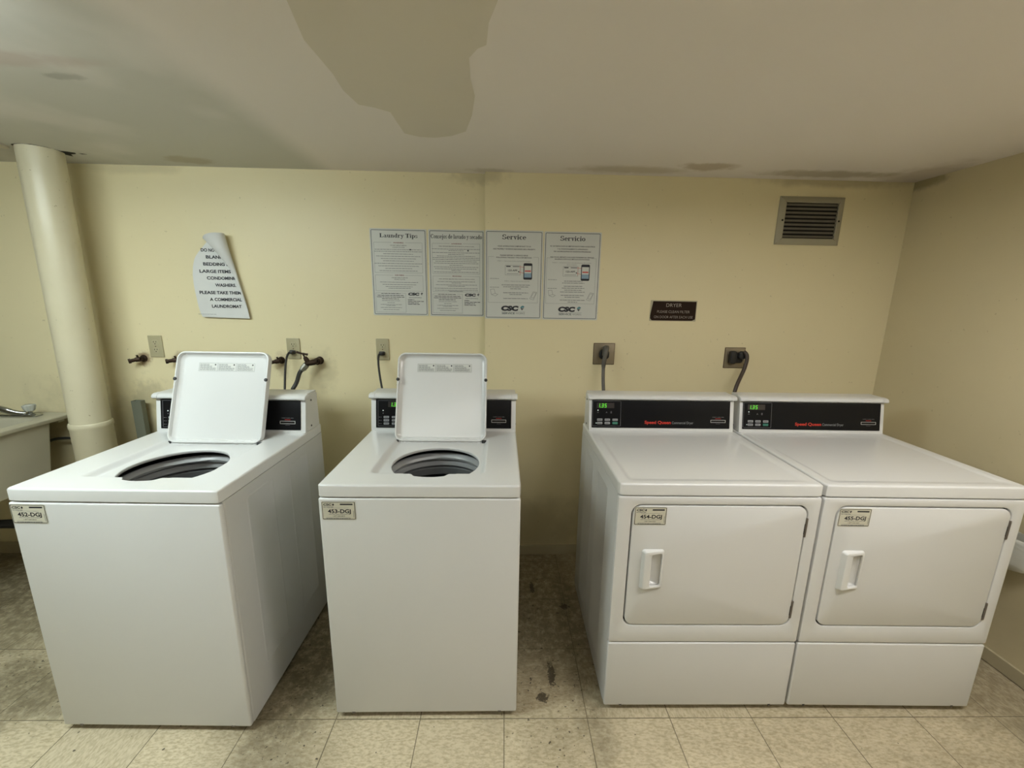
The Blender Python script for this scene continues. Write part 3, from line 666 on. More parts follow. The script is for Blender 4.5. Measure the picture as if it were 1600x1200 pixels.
# ------------------------------------------------------------------ serif lettering for sign headings
def serif(m, s, x, y, h, w, mat, z, T):
    """bold slab-serif capitals and lower case drawn as strokes; h = capital height, w = total width"""
    ST, TH, SH = .215, .09, .085      # stem, thin, serif height (in cap heights)
    XH = .68; ops = []
    def V(x, a, b, wd=ST): ops.append([(x, a), (x + wd, a), (x + wd, b), (x, b)])
    def Sf(x0, x1, yy): ops.append([(x0, yy), (x1, yy), (x1, yy + SH), (x0, yy + SH)])
    def arc(cx, cy, rx, ry, a0, a1, t1=ST, t2=TH, n=12):
        for i in range(n):
            q = [R(a0 + (a1 - a0) * k / n) for k in (i, i + 1)]; P = []
            for a in q: P.append((cx + rx * math.cos(a), cy + ry * math.sin(a)))
            for a in q[::-1]: P.append((cx + (rx - t1) * math.cos(a), cy + (ry - t2) * math.sin(a)))
            ops.append(P if a1 > a0 else P[::-1])
    def glyph(c, X):
        if c == 'L': V(X + .06, 0, 1); Sf(X, X + .34, 1 - SH); Sf(X, X + .62, 0); V(X + .54, 0, .3, .08); return .70
        if c == 'T': V(X + .26, 0, 1); Sf(X + .15, X + .54, 0); Sf(X, X + .69, 1 - SH - .02); V(X, .72, 1, .07); V(X + .62, .72, 1, .07); return .76
        if c == 'S': arc(X + .30, .73, .28, .28, 20, 250, .15, .09); arc(X + .30, .28, .30, .28, -165, 90, .16, .09); V(X + .48, .68, .98, .06); V(X, .02, .32, .06); return .66
        if c == 'C': arc(X + .40, .5, .40, .5, 40, 320, .19, .09, 18); V(X + .62, .68, .98, .07); return .78
        if c == 'a': V(X + .30, 0, .48, .16); arc(X + .24, .46, .22, .22, 0, 160, .16, .08); arc(X + .22, .18, .22, .20, 60, 330, .14, .07); Sf(X + .34, X + .54, 0); return .58
        if c == 'u': V(X + .06, .15, XH, .16); Sf(X, X + .2, XH - SH); arc(X + .27, .20, .21, .21, 180, 330, .15, .09); V(X + .36, 0, XH, .16); Sf(X + .30, X + .5, XH - SH); Sf(X + .40, X + .6, 0); return .63
        if c == 'n': V(X + .06, 0, XH, .16); Sf(X, X + .2, XH - SH); Sf(X, X + .28, 0); arc(X + .31, .46, .21, .23, 0, 130, .16, .09); V(X + .36, 0, .48, .16); Sf(X + .31, X + .59, 0); return .63
        if c == 'd': arc(X + .26, .34, .26, .35, 50, 310, .17, .08, 16); V(X + .33, 0, 1.02, .16); Sf(X + .24, X + .45, 1.02 - SH); Sf(X + .40, X + .57, 0); return .60
        if c == 'r': V(X + .06, 0, XH, .16); Sf(X, X + .2, XH - SH); Sf(X, X + .32, 0); arc(X + .34, .44, .17, .24, 20, 150, .15, .10); return .50
        if c == 'y':
            ops.append([(X + .06, XH), (X + .25, 0), (X + .34, 0), (X + .23, XH)]); ops.append([(X + .25, 0), (X + .30, -.02), (X + .50, XH), (X + .43, XH)][::1])
            ops.append([(X + .12, -.30), (X + .20, -.30), (X + .33, .04), (X + .25, .04)]); Sf(X, X + .28, XH - SH); Sf(X + .35, X + .56, XH - SH); arc(X + .11, -.20, .09, .10, 0, 359, .09, .10); return .57
        if c == 'i': V(X + .06, 0, XH, .16); Sf(X, X + .2, XH - SH); Sf(X, X + .29, 0); arc(X + .14, .88, .10, .11, 0, 359, .10, .11); return .33
        if c == 'j': V(X + .10, -.16, XH, .16); Sf(X + .04, X + .24, XH - SH); arc(X + .10, -.14, .16, .17, 180, 360, .14, .08); arc(X + .18, .88, .10, .11, 0, 359, .10, .11); return .33
        if c == 'p': V(X + .06, -.32, XH, .16); Sf(X, X + .2, XH - SH); Sf(X, X + .30, -.32); arc(X + .30, .34, .26, .35, -130, 130, .17, .08, 16); return .60
        if c == 's': arc(X + .20, .50, .19, .18, 20, 250, .12, .07); arc(X + .20, .18, .21, .18, -170, 90, .13, .07); V(X + .32, .46, .66, .05); V(X, .02, .22, .05); return .45
        if c == 'o': arc(X + .27, .34, .27, .35, 0, 360, .16, .08, 22); return .58
        if c == 'e': arc(X + .26, .34, .26, .35, 0, 320, .16, .08, 18); Sf(X + .12, X + .52, .32); return .55
        if c == 'c': arc(X + .26, .34, .26, .35, 35, 320, .17, .09, 16); return .52
        if c == 'l': V(X + .06, 0, 1.02, .16); Sf(X, X + .2, 1.02 - SH); Sf(X, X + .29, 0); return .33
        if c == 'v': ops.append([(X + .06, XH), (X + .24, 0), (X + .34, 0), (X + .24, XH)]); ops.append([(X + .26, 0), (X + .32, 0), (X + .50, XH), (X + .42, XH)]); Sf(X, X + .29, XH - SH); Sf(X + .34, X + .56, XH - SH); return .57
        return .26
    X = 0
    for ch in s: X += glyph(ch, X)
    kx = w / X
    for P in ops:
        Q = [(x + px * kx - w / 2, y + py * h) for px, py in P]
        A = sum(Q[i][0] * Q[(i + 1) % 4][1] - Q[(i + 1) % 4][0] * Q[i][1] for i in range(4))
        m.poly(Q if A > 0 else Q[::-1], z, mat, T)

def csc(m, x, y, h, w, z, T, teal=True):
    """logo: slanted letters, a folded diamond with a point beneath"""
    m.text('CSC', x, y, h, M_ink, w * .72, 'l', .075, z, T, shear=.15)
    cx, cy, r = x + w * .90, y + h * .62, h * .56
    m.poly([(cx - r * .9, cy + .1 * r), (cx - r * .1, cy - .15 * r), (cx + r * .1, cy + r), (cx - r * .2, cy + .8 * r)], z, M_teal if teal else M_ink, T)
    m.poly([(cx + r * .15, cy + r * .95), (cx, cy - .1 * r), (cx + r, cy + .5 * r)], z, M_teal if teal else M_ink, T)
    m.poly([(cx - r * .75, cy - .1 * r), (cx - r * .1, cy - 1.05 * r), (cx + r * .1, cy - .2 * r)], z, M_ink, T)
    m.poly([(cx + r * .15, cy - .2 * r), (cx - r * .02, cy - 1.05 * r), (cx + r * .8, cy + .2 * r)], z, M_ink, T)

def poster(name, label, x0, x1, z0, z1, yw, kind):
    W, Hh = x1 - x0, z1 - z0; T = FRONT(yw, x0, z0); m = MB(T)
    m.box(-.006, W + .006, -.006, Hh + .006, .0004, .0026, M_paper, .0006, rc=.004)
    z = .0028; m.frame(0, W, 0, Hh, .0028, z - .0003, z, M_border, r=.006)
    U = lambda u: u * W
    Vv = lambda v: Hh * (1 - v)
    def bx(u0, u1, v0, v1, gap=None, wd=.0010):
        for a, b in (((U(u0), Vv(v1)), (U(u1), Vv(v1))), ((U(u0), Vv(v0)), (U(u0), Vv(v1))), ((U(u1), Vv(v0)), (U(u1), Vv(v1)))): m.line(a, b, wd, z, M_line)
        if gap: m.line((U(u0), Vv(v0)), (U(gap[0]), Vv(v0)), wd, z, M_line); m.line((U(gap[1]), Vv(v0)), (U(u1), Vv(v0)), wd, z, M_line)
        else: m.line((U(u0), Vv(v0)), (U(u1), Vv(v0)), wd, z, M_line)
    def tl(u, v, w, h=.0042, mat=M_ink, s=None, bold=0.02, seed=0):
        if s: m.text(s, U(u), Vv(v) - h / 2, h, mat, W * w, 'c', bold, z)
        else: m.words(U(u), Vv(v) - h / 2, W * w, h, z, mat, seed)
    if kind in ('en', 'es'):
        if kind == 'en':
            serif(m, 'Laundry Tips', U(.51), Vv(.088), .0200, W * .70, M_ink, z, T)
            L1 = [(.225, .86), (.248, .88), (.276, .55), (.303, .82), (.331, .65), (.358, .57), (.388, .90), (.417, .75), (.446, .50), (.474, .72)]
            B1 = [('FOR BEST RESULTS BEFORE', .178, .30), ('LOADING CLOTHES', .200, .22)]; hd = ('WASHERS', 'DRYERS')
            L2 = [(.610, .72), (.637, .63), (.662, .52), (.682, .42)]; B2 = [('FOR BEST RESULTS BEFORE', .557, .30), ('DRYING CLOTHES', .577, .20)]
        else:
            serif(m, 'Consejos de lavado y secado', U(.50), Vv(.088), .0205, W * .955, M_ink, z, T)
            L1 = [(.208, .90), (.226, .28), (.250, .88), (.270, .30), (.290, .72), (.310, .88), (.330, .88), (.352, .78), (.374, .84), (.396, .25), (.418, .84), (.440, .80), (.458, .18), (.478, .84)]
            B1 = [('PARA OBTENER MEJORES RESULTADOS AL LAVAR LA ROPA', .178, .66)]; hd = ('LAVADORAS', 'SECADORAS')
            L2 = [(.592, .72), (.607, .18), (.630, .78), (.646, .32), (.672, .84), (.695, .82), (.708, .28)]; B2 = [('PARA OBTENER MEJORES RESULTADOS AL SECAR LA ROPA', .562, .68)]
        bx(.045, .935, .145, .498, (.37, .62)); tl(.50, .147, .19, .0052, M_maroon, hd[0], .03)
        for s, v, w_ in B1: tl(.5, v, w_, .0042, M_ink, s, .01)
        for i, (v, w_) in enumerate(L1): tl(.49, v, w_, .0036, M_line, seed=i + 3)
        m.rect(U(.70), U(.73), Vv(.232), Vv(.218), z + .0002, M_ink)
        bx(.045, .935, .528, .715, (.38, .60)); tl(.50, .527, .17, .0052, M_maroon, hd[1], .03)
        for s, v, w_ in B2: tl(.5, v, w_, .0042, M_ink, s, .01)
        for i, (v, w_) in enumerate(L2): tl(.49, v, w_, .0036, M_line, seed=i + 40)
        bx(.04, .60, .742, .975, (.13, .50))
        for i, (v, w_, k) in enumerate([(.745, .36, 1), (.768, .50, 1), (.788, .52, 1), (.810, .34, 1), (.833, .34, 0), (.857, .14, 0), (.880, .40, 0), (.893, .18, 0), (.917, .40, 0), (.942, .30, 0)]):
            tl(.32, v, w_, .0044 if k else .0034, M_ink if k else M_line, seed=i + 60)
        csc(m, U(.645), Vv(.765), .0125, W * .29, z, T, False)
        m.text('SERVICEWORKS', U(.66), Vv(.798), .005, M_border, W * .24, 'l', .01, z)
        for v, w_ in ((.822, .12), (.842, .32), (.860, .20), (.878, .22)): m.words(U(.64), Vv(v), W * w_, .0046, z, M_ink, int(v * 1000), 'l')
    else:
        en = kind == 'sen'
        serif(m, 'Service' if en else 'Servicio', U(.50), Vv(.088), .0235, W * (.43 if en else .46), M_ink, z, T)
        if en:
            for s, v, w_ in (('YOUR SATISFACTION IS IMPORTANT TO US', .165, .60), ('AND PROPERLY WORKING MACHINES ARE A PRIORITY!', .197, .76), ('PLEASE REPORT A SERVICE ISSUE', .268, .50), ('FOLLOWING THE EASY TWO STEP METHOD', .293, .64)): tl(.5, v, w_, .0058, M_ink, s, .022)
            tl(.5, .333, .60, .0048, M_line, 'STEP 1 - Take note of the machine ID number', 0)
            tl(.56, .565, .46, .0048, M_line, 'STEP 2 - Report the service issue by:', 0)
            rows = [(.608, .52), (.630, .46), (.652, .20), (.700, .46), (.720, .22), (.768, .45)]
        else:
            for s, v, w_ in (('SU SATISFACCION ES IMPORTANTE PARA NOSOTROS', .150, .82), ('Y EL FUNCIONAMIENTO APROPIADO', .182, .56), ('DE LAS MAQUINAS ES NUESTRA PRIORIDAD', .210, .68), ('POR FAVOR, REPORTE CUALQUIER PROBLEMA DEL SERVICIO', .275, .80), ('SIGUIENDO ESTE FACIL METODO DE DOS PASOS', .298, .64)): tl(.5, v, w_, .0058, M_ink, s, .022)
            tl(.5, .338, .72, .0046, M_line, 'PASO 1 - Anote el numero de identificacion ID number', 0); tl(.5, .360, .18, .0046, M_line, 'de la maquina', 0)
            rows = [(.550, .34), (.572, .42), (.610, .34), (.632, .42), (.655, .32), (.678, .48), (.718, .45), (.740, .30), (.775, .48), (.798, .18)]
        for i, (v, w_) in enumerate(rows): tl(.54, v, w_, .0044, M_line, seed=i + 90)
        bx(.035, .945, .285, .818, (.14, .85))
        # machine-number tag, arrows and telephone
        m.frame(U(.34), U(.62), Vv(.495), Vv(.380), .0012, z - .0002, z + .0001, M_line, r=.002)
        m.text('123-APP', U(.48), Vv(.450), .0085, M_ink, W * .17, 'c', .02, z); m.rect(U(.36), U(.44), Vv(.400), Vv(.388), z, M_ink); m.rect(U(.48), U(.60), Vv(.400), Vv(.390), z, M_line); m.rect(U(.37), U(.59), Vv(.480), Vv(.476), z, M_line)
        m.line((U(.60), Vv(.395)), (U(.71), Vv(.405)), .0016, z + .0001, M_red); m.line((U(.71), Vv(.475)), (U(.58), Vv(.455)), .0016, z + .0001, M_red); m.line((U(.615), Vv(.49)), (U(.615), Vv(.385)), .0012, z + .0002, M_red)
        m.poly([(U(.57), Vv(.452)), (U(.60), Vv(.465)), (U(.60), Vv(.445))], z + .0002, M_ink)
        m.box(U(.675), U(.835), Vv(.545), Vv(.355), z, z + .0002, M_ink, 0, rc=.006); m.rect(U(.69), U(.82), Vv(.520), Vv(.385), z + .0004, M_paper)
        m.rect(U(.69), U(.82), Vv(.520), Vv(.470), z + .0006, M_blue); m.rect(U(.70), U(.81), Vv(.452), Vv(.438), z + .0006, M_red)
        # laptop and handset outlines
        for a, b in (((.075, .665), (.145, .660)), ((.075, .665), (.095, .725)), ((.145, .660), (.165, .712)), ((.095, .725), (.165, .712)), ((.165, .712), (.215, .722)), ((.095, .725), (.165, .742)), ((.215, .722), (.165, .742))): m.line((U(a[0]), Vv(a[1])), (U(b[0]), Vv(b[1])), .0014, z, M_line)
        for a, b in (((.86, .685), (.93, .692)), ((.86, .685), (.80, .770)), ((.93, .692), (.87, .782)), ((.80, .770), (.87, .782)), ((.87, .697), (.915, .702)), ((.87, .697), (.825, .755)), ((.915, .702), (.868, .762)), ((.825, .755), (.868, .762))): m.line((U(a[0]), Vv(a[1])), (U(b[0]), Vv(b[1])), .0014, z, M_line)
        m.words(U(.15), Vv(.540), W * .16, .0034, z, M_line, 7); m.words(U(.15), Vv(.642), W * .17, .0034, z, M_line, 9)
        csc(m, U(.27), Vv(.912), .0225, W * .44, z, T)
        m.line((U(.28), Vv(.925)), (U(.72), Vv(.925)), .0009, z, M_line)
        m.text('SERVICE', U(.29), Vv(.957), .0098, M_border, W * .24, 'l', .025, z); m.text('WORKS', U(.545), Vv(.957), .0098, M_line, W * .17, 'l', 0, z)
    o = m.build(name, smooth=0)
    return tag(o, label, 'sign', 'laundry signs on the rear wall')
poster('wall_sign', 'white wall sign with heading Laundry Tips', -.6635, -.3855, 1.4098, 1.8370, YL, 'en')
poster('wall_sign', 'white wall sign with heading Consejos de lavado y secado', -.3640, -.0872, 1.4093, 1.8375, YL, 'es')
poster('wall_sign', 'white wall sign with heading Service', -.0700, .2152, 1.4015, 1.8350, YR, 'sen')
poster('wall_sign', 'white wall sign with heading Servicio, rightmost of the sign row', .2325, .5150, 1.4008, 1.8335, YR, 'ses')

# ------------------------------------------------------------------ curled paper notice
def notice():
    t = thing('paper_notice', 'curled white paper notice about blankets and bedding, taped to the wall', 'notice', (0, YL, 0))
    L = [(-1.4788, 1.7687), (-1.5066, 1.7327), (-1.5296, 1.7041), (-1.5468, 1.6774), (-1.5595, 1.6355), (-1.5662, 1.5933), (-1.5668, 1.547), (-1.5652, 1.4885), (-1.5664, 1.4373), (-1.5628, 1.4056), (-1.5541, 1.3825)]
    Fd = [(-1.4780, 1.7682), (-1.454, 1.7393), (-1.4281, 1.7022), (-1.399, 1.6573), (-1.3731, 1.6157), (-1.3617, 1.5813), (-1.3477, 1.5349), (-1.3339, 1.4842), (-1.3206, 1.429), (-1.3145, 1.377)]
    Rr = [(-1.379, 1.7873), (-1.3723, 1.7483), (-1.3638, 1.6921), (-1.3552, 1.6352), (-1.3419, 1.5506), (-1.3265, 1.4804), (-1.316, 1.4171), (-1.3125, 1.377)]
    def samp(P, t_):
        q = t_ * (len(P) - 1); i = min(int(q), len(P) - 2); f = q - i
        return (P[i][0] + (P[i + 1][0] - P[i][0]) * f, P[i][1] + (P[i + 1][1] - P[i][1]) * f)
    def depth(x, zz):            # how far the sheet stands off the wall
        d = .010 + .020 * sst(-1.46, -1.565, x) * sst(1.39, 1.55, zz) + .006 * sst(1.60, 1.40, zz)
        return -d
    n, k = 22, 12; V = []; Fc = []
    for i in range(n + 1):
        a = samp(L, i / n); b = samp(Fd, i / n)
        for j in range(k + 1):
            f = j / k; x = a[0] + (b[0] - a[0]) * f; zz = a[1] + (b[1] - a[1]) * f; V.append((x, depth(x, zz), zz))
    for i in range(n):
        for j in range(k): q = i * (k + 1) + j; Fc.append((q, q + k + 1, q + k + 2, q + 1))
    m = MB(); m.add(V, Fc, M_sheet)
    lines = [('DO NOT', -1.5150, 1.7193, -1.443), ('BLANK.', -1.4975, 1.6859, -1.4107), ('BEDDING L', -1.5127, 1.6508, -1.3918), ('LARGE ITEMS .', -1.5322, 1.6149, -1.3729), ('CONDOMINIU', -1.5049, 1.5816, -1.3575),
             ('WASHERS.', -1.4714, 1.5466, -1.3657), ('PLEASE TAKE THEM', -1.5448, 1.5084, -1.3445), ('A COMMERCIAL', -1.5037, 1.4737, -1.3428), ('LAUNDROMAT', -1.498, 1.4391, -1.3476)]
    for s, xa, zc, xb in lines:
        m.text(s, xa, zc - .0075, .0148, M_ink, xb - xa, 'l', .035, 0, I4, warp=lambda x, y, z: (x, depth(x, y) - .0012, y))
    m.words(-1.5558, 1.397, .09, .003, 0, M_line, 4, 'l', Matrix.Translation((0, -.0412, 0)) @ Matrix(((1, 0, 0, 0), (0, 0, -1, 0), (0, 1, 0, 0), (0, 0, 0, 1))))
    m.build('sheet', t, smooth=60)
    # rolled-over top right corner: a cone that tapers downwards
    m = MB(); rings = []
    for i in range(n + 1):
        f = i / n; a = samp(Fd, f); b = samp(Rr, f)
        # top outline of the roll rises above the fold
        w_ = max(b[0] - a[0], .003); r = w_ / 2; ring = []
        for j in range(17):
            ang = R(200 - 280 * j / 16); cx = (a[0] + b[0]) / 2; zz = a[1] + (b[1] - a[1]) * j / 16
            q = max(0, min(1, (cx + r * math.cos(ang) - a[0]) / w_)); zz += max(0, 1 - i / 4) * (.030 * math.sin(q ** .7 * math.pi / 2) - (b[1] - a[1]) * j / 16)
            ring.append((cx + r * math.cos(ang), -.016 - r * .55 - r * .72 * math.sin(ang), zz))
        rings.append(ring)
    V = [p for r_ in rings for p in r_]; Fc = []
    for i in range(n):
        for j in range(16): q = i * 17 + j; Fc.append((q, q + 17, q + 18, q + 1))
    m.add(V, Fc, M_sheet)
    m.build('rolled_corner', t, smooth=60)
    # bit of the paper still stuck to the wall at the top
    m = MB(); P = [(-1.4910, 1.772), (-1.4885, 1.788), (-1.4740, 1.8000), (-1.4503, 1.8045), (-1.4316, 1.8005), (-1.42, 1.78), (-1.44, 1.755), (-1.474, 1.762)]
    m.add([(x, -.0045, zz) for x, zz in P] + [(x, -.0010, zz) for x, zz in P], [tuple(range(8))[::-1], tuple(range(8, 16))] + [(i, (i + 1) % 8, 8 + (i + 1) % 8, 8 + i) for i in range(8)], M_sheet)
    m.build('taped_corner', t, smooth=0)
notice()

# ------------------------------------------------------------------ DRYER sign
t = thing('wall_sign', 'small dark brown engraved sign reading DRYER PLEASE CLEAN FILTER', 'sign', (0, YR, 0))
m = MB(FRONT(0)); m.box(.8035, 1.0555, 1.3955, 1.5045, .0003, .0012, M_trim, 0, rc=.002); m.build('adhesive_backing', t)
m = MB(FRONT(0))
m.prism([(.8165, 1.3985), (1.034, 1.3985), (1.051, 1.4065), (1.0505, 1.499), (.8175, 1.4995), (.810, 1.452), (.8065, 1.425), (.8070, 1.409)], .0012, .0035, M_sign)
z = .0037
m.text('DRYER', .930, 1.4705, .0185, M_engr, .083, 'c', -.008, z); m.text('PLEASE CLEAN FILTER', .930, 1.4385, .0135, M_engr, .176, 'c', -.012, z); m.text('ON DOOR AFTER EACH USE', .932, 1.4105, .0135, M_engr, .210, 'c', -.012, z)
m.build('plate', t, smooth=0)

# ------------------------------------------------------------------ wall vent
t = thing('wall_vent', 'square metal louvred vent high on the right of the rear wall', 'vent', (0, YR, 0))
X0, X1, Z0, Z1 = 1.4265, 1.7655, 1.7980, 2.0335; xi0, xi1, zi0, zi1 = 1.4605, 1.7345, 1.8300, 2.0035
m = MB(FRONT(0))
m.loft([rr(X0, X1, Z0, Z1, .001, .0003), rr(X0, X1, Z0, Z1, .001, .004), rr(X0 + .010, X1 - .010, Z0 + .010, Z1 - .010, .001, .010), rr(xi0 - .003, xi1 + .003, zi0 - .003, zi1 + .003, .001, .0115), rr(xi0, xi1, zi0, zi1, .001, .009), rr(xi0, xi1, zi0, zi1, .001, .0012)], M_vent, False, False)
for x in (X0 + .022, X1 - .020): m.lathe([(.0048, .010), (.0048, .0118), (.001, .0122)], M_void, Matrix.Translation((x, 0, 1.917)) @ FRONT(0), 12, False, True)
for cx, cz, sx, sz in ((X0, Z0, 1, 1), (X1, Z0, -1, 1), (X0, Z1, 1, -1), (X1, Z1, -1, -1)):     # mitre joints
    m.tube([(cx + sx * .004, cz + sz * .004, .0075), (cx + sx * .032, cz + sz * .030, .0116)], .0007, M_brown, 6)
m.build('vent_frame', t)
MB(FRONT(0)).box(xi0, xi1, zi0, zi1, .0003, .001, M_void).build('vent_backing', t)
ns = 9; p_ = (zi1 - zi0) / ns
for i in range(ns):
    zc = zi0 + p_ * (i + .5)
    MB(Matrix.Translation((0, -.0053, zc)) @ Matrix.Rotation(R(-48), 4, 'X')).box(xi0 + .0003, xi1 - .0003, -.0058, .0058, -.0005, .0005, M_slat).build('slat', t)

# ------------------------------------------------------------------ outlets, plugs and cords
def duplex(x0, x1, z0, z1, label, plugged):
    t = thing('wall_outlet', label, 'wall outlet', ((x0 + x1) / 2, YL, (z0 + z1) / 2), 0, 'almond duplex outlets')
    w, h = (x1 - x0) / 2, (z1 - z0) / 2
    MB(FRONT(0)).box(-w, w, -h, h, .0003, .0062, M_outlet, .0025, rc=.003).lathe([(.0028, .006), (.0028, .0070), (.0005, .0072)], M_brown, FRONT(0), 10, False, True).build('cover_plate', t)
    for i, dz in enumerate((.0205, -.0205)):
        m = MB(FRONT(0)); m.box(-.0165, .0165, dz - .0140, dz + .0140, .006, .0082, M_recept, .0012, rc=.009, n=6)
        if not (plugged and i == 1):
            m.box(-.0075, -.0050, dz + .000, dz + .0080, .0080, .0084, M_void); m.box(.0050, .0075, dz + .001, dz + .0075, .0080, .0084, M_void); m.box(-.0026, .0026, dz - .0090, dz - .0040, .0080, .0084, M_void, 0, rc=.0024)
        m.build('receptacle', t)
    return t
duplex(-1.8635, -1.7915, 1.1650, 1.2812, 'almond duplex outlet with nothing plugged in, left of the washers', False)
duplex(-1.1415, -1.0715, 1.1630, 1.2755, 'almond duplex outlet behind the leftmost washer, black plug in it', True)
duplex(-.6655, -.5960, 1.1625, 1.2785, 'almond duplex outlet behind the second washer, black plug in it', True)
def cord_small(x, z, path, label):
    t = thing('power_cord', label, 'power cord', (x, YL, z), 0, 'black washer cords')
    m = MB(FRONT(-.0085)); m.box(-.017, .015, -.011, .011, 0, .010, M_cord, .004, rc=.006); m.box(-.011, .010, -.008, .008, .009, .027, M_cord, .004, rc=.006); m.build('plug', t)
    o = MB(Matrix.Translation((-x, -YL, -z))).tube(path, .0055, M_cord, 10).build('cable', t)
    return t
cord_small(-1.1085, 1.2020, bez((-1.117, YL - .026, 1.2020), (-1.130, YL - .05, 1.196), (-1.118, YL - .09, 1.12), (-1.1001, 2.10, 1.0308), 18) + bez((-1.0995, 2.095, 1.015), (-1.099, 2.09, .98), (-1.098, 2.08, .94), (-1.09, 2.06, .88), 8), 'black cord from the outlet down behind the leftmost washer')
cord_small(-.6320, 1.2000, bez((-.6400, YL - .026, 1.2000), (-.654, YL - .04, 1.196), (-.634, YL - .09, 1.12), (-.6042, 2.10, 1.0351), 18) + bez((-.6035, 2.095, 1.015), (-.60, 2.09, .98), (-.60, 2.08, .94), (-.595, 2.06, .88), 8), 'black cord from the outlet down behind the second washer')

def range_outlet(x0, x1, z0, z1, label):
    t = thing('wall_outlet', label, 'wall outlet', ((x0 + x1) / 2, YR, (z0 + z1) / 2), 0, 'metal dryer outlets')
    w, h = (x1 - x0) / 2, (z1 - z0) / 2
    m = MB(FRONT(0)); m.box(-w, w, -h, h, .0003, .0035, M_brown, .0012, rc=.002); m.box(-w + .003, w - .003, -h + .003, h - .003, .003, .0050, M_splate, .001, rc=.002); m.build('cover_plate', t)
    m = MB(FRONT(0)); m.lathe([(.027, .0045), (.027, .0075), (.025, .0085), (.001, .0085)], M_dark, None, 28, False, True); m.build('receptacle', t)
    return t
range_outlet(.5110, .6275, 1.1560, 1.2730, 'square metal dryer outlet with black receptacle, above the left dryer')
range_outlet(1.2360, 1.3505, 1.1435, 1.2575, 'square metal dryer outlet with black receptacle, above the joint of the dryers')
t = thing('power_cord', 'flat grey cord hanging straight down from the left dryer outlet', 'power cord', (.565, YR, 1.215), 0, 'thick cords of the dryers')
m = MB(FRONT(-.009)); m.box(-.024, .028, -.026, .022, 0, .020, M_dark, .006, rc=.016, n=6); m.box(-.012, .016, -.008, .046, .019, .034, M_cordg, .006, rc=.008, n=6); m.build('plug', t)
MB(Matrix.Translation((-.565, -YR, -1.215))).tube(bez((.573, YR - .040, 1.262), (.572, YR - .056, 1.245), (.560, YR - .060, 1.22), (.556, YR - .062, 1.16), 12) + bez((.5555, YR - .064, 1.145), (.552, YR - .08, 1.10), (.551, YR - .1, 1.06), (.5519, 2.10, 1.0349), 10) + bez((.552, 2.098, 1.02), (.553, 2.08, .98), (.56, 2.06, .93), (.56, 2.05, .88), 8), [.0125] * 8 + [.0115] * 5 + [.009] * 11 + [.007] * 9, M_cordg, 12, flat=.45).build('cable', t)
t = thing('power_cord', 'thick brown cord curving down from the right dryer outlet', 'power cord', (1.300, YR, 1.205), 0, 'thick cords of the dryers')
m = MB(FRONT(-.009)); m.box(-.032, .030, -.030, .028, 0, .018, M_dark, .006, rc=.014, n=6); m.box(-.045, -.012, -.034, .036, .001, .026, M_dark, .006, rc=.010, n=6); m.box(-.004, .036, -.008, .036, .016, .034, M_dark, .007, rc=.014, n=6); m.build('plug', t)
MB(Matrix.Translation((-1.300, -YR, -1.205))).tube(bez((1.318, YR - .042, 1.238), (1.338, YR - .052, 1.232), (1.336, YR - .055, 1.20), (1.3250, YR - .06, 1.165), 12) + bez((1.322, YR - .062, 1.155), (1.305, YR - .07, 1.11), (1.268, YR - .1, 1.08), (1.2562, 2.10, 1.034), 12) + bez((1.255, 2.098, 1.02), (1.254, 2.08, .98), (1.254, 2.06, .93), (1.254, 2.05, .88), 8), .0105, M_cordb, 12, flat=.7).build('cable', t)

# ------------------------------------------------------------------ taps and hose
def stub(x, z, label, out):
    t = thing('water_tap', label, 'tap', (x, YL, z), 0, 'capped taps on the rear wall')
    a = Vector((x, YL, z)); T = Matrix.Translation(-a)
    m = MB(T); m.lathe([(.001, .0002), (.020, .0002), (.018, .006), (.013, .010)], M_brass, Matrix.Translation(-a + a) @ FRONT(0), 16)
    m.tube([(x, YL - .002, z), (x, YL - .030, z)], .0115, M_brass, 12); m.build('wall_flange', t)
    m = MB(T); p0 = Vector((x, YL - .030, z)); p1 = p0 + Vector(out)
    m.tube([p0 + Vector((.008, 0, 0)), p0, p0.lerp(p1, .45), p0.lerp(p1, .5), p1], [.010, .013, .012, .0095, .0095], M_brass, 8)
    m.tube([p1, p1 + Vector(out).normalized() * .010], .0125, M_brass, 8); m.build('tap_body', t)
    m = MB(T); m.tube([p0, p0 + Vector((-.004, -.006, .022))], .0045, M_brass, 8); m.build('valve_stem', t)
    return t
stub(-1.9044, 1.157, 'rusty capped tap stub, leftmost on the wall, under the empty outlet', (-.026, -.020, -.006))
stub(-1.7103, 1.155, 'rusty capped tap stub between the empty outlet and the open lid', (-.030, -.020, -.004))
stub(-1.1785, 1.155, 'tarnished tap stub partly hidden by the lid of the leftmost washer', (-.032, -.020, -.006))
a = Vector((-.9733, YL, 1.156)); T = Matrix.Translation(-a)
t = thing('water_tap', 'brass tap with T handle feeding a black hose, right of the leftmost washer', 'tap', a)
m = MB(); m.lathe([(.001, .0002), (.022, .0002), (.020, .007), (.014, .011)], M_brass, FRONT(0), 18); m.tube([(0, -.002, 0), (0, -.045, .002)], .013, M_brass, 12); m.lathe([(.016, .020), (.020, .024), (.020, .036), (.016, .040)], M_brass, FRONT(0), 8, True, True); m.build('wall_flange', t)
m = MB(); m.tube([(.006, -.047, .000), (-.012, -.050, -.002), (-.040, -.062, -.008), (-.052, -.072, -.016)], [.012, .016, .014, .012], M_brass, 12)
m.tube([(-.034, -.060, -.004), (-.044, -.062, .014), (-.050, -.064, .028)], [.013, .0125, .009], M_brass, 10); m.build('tap_body', t)
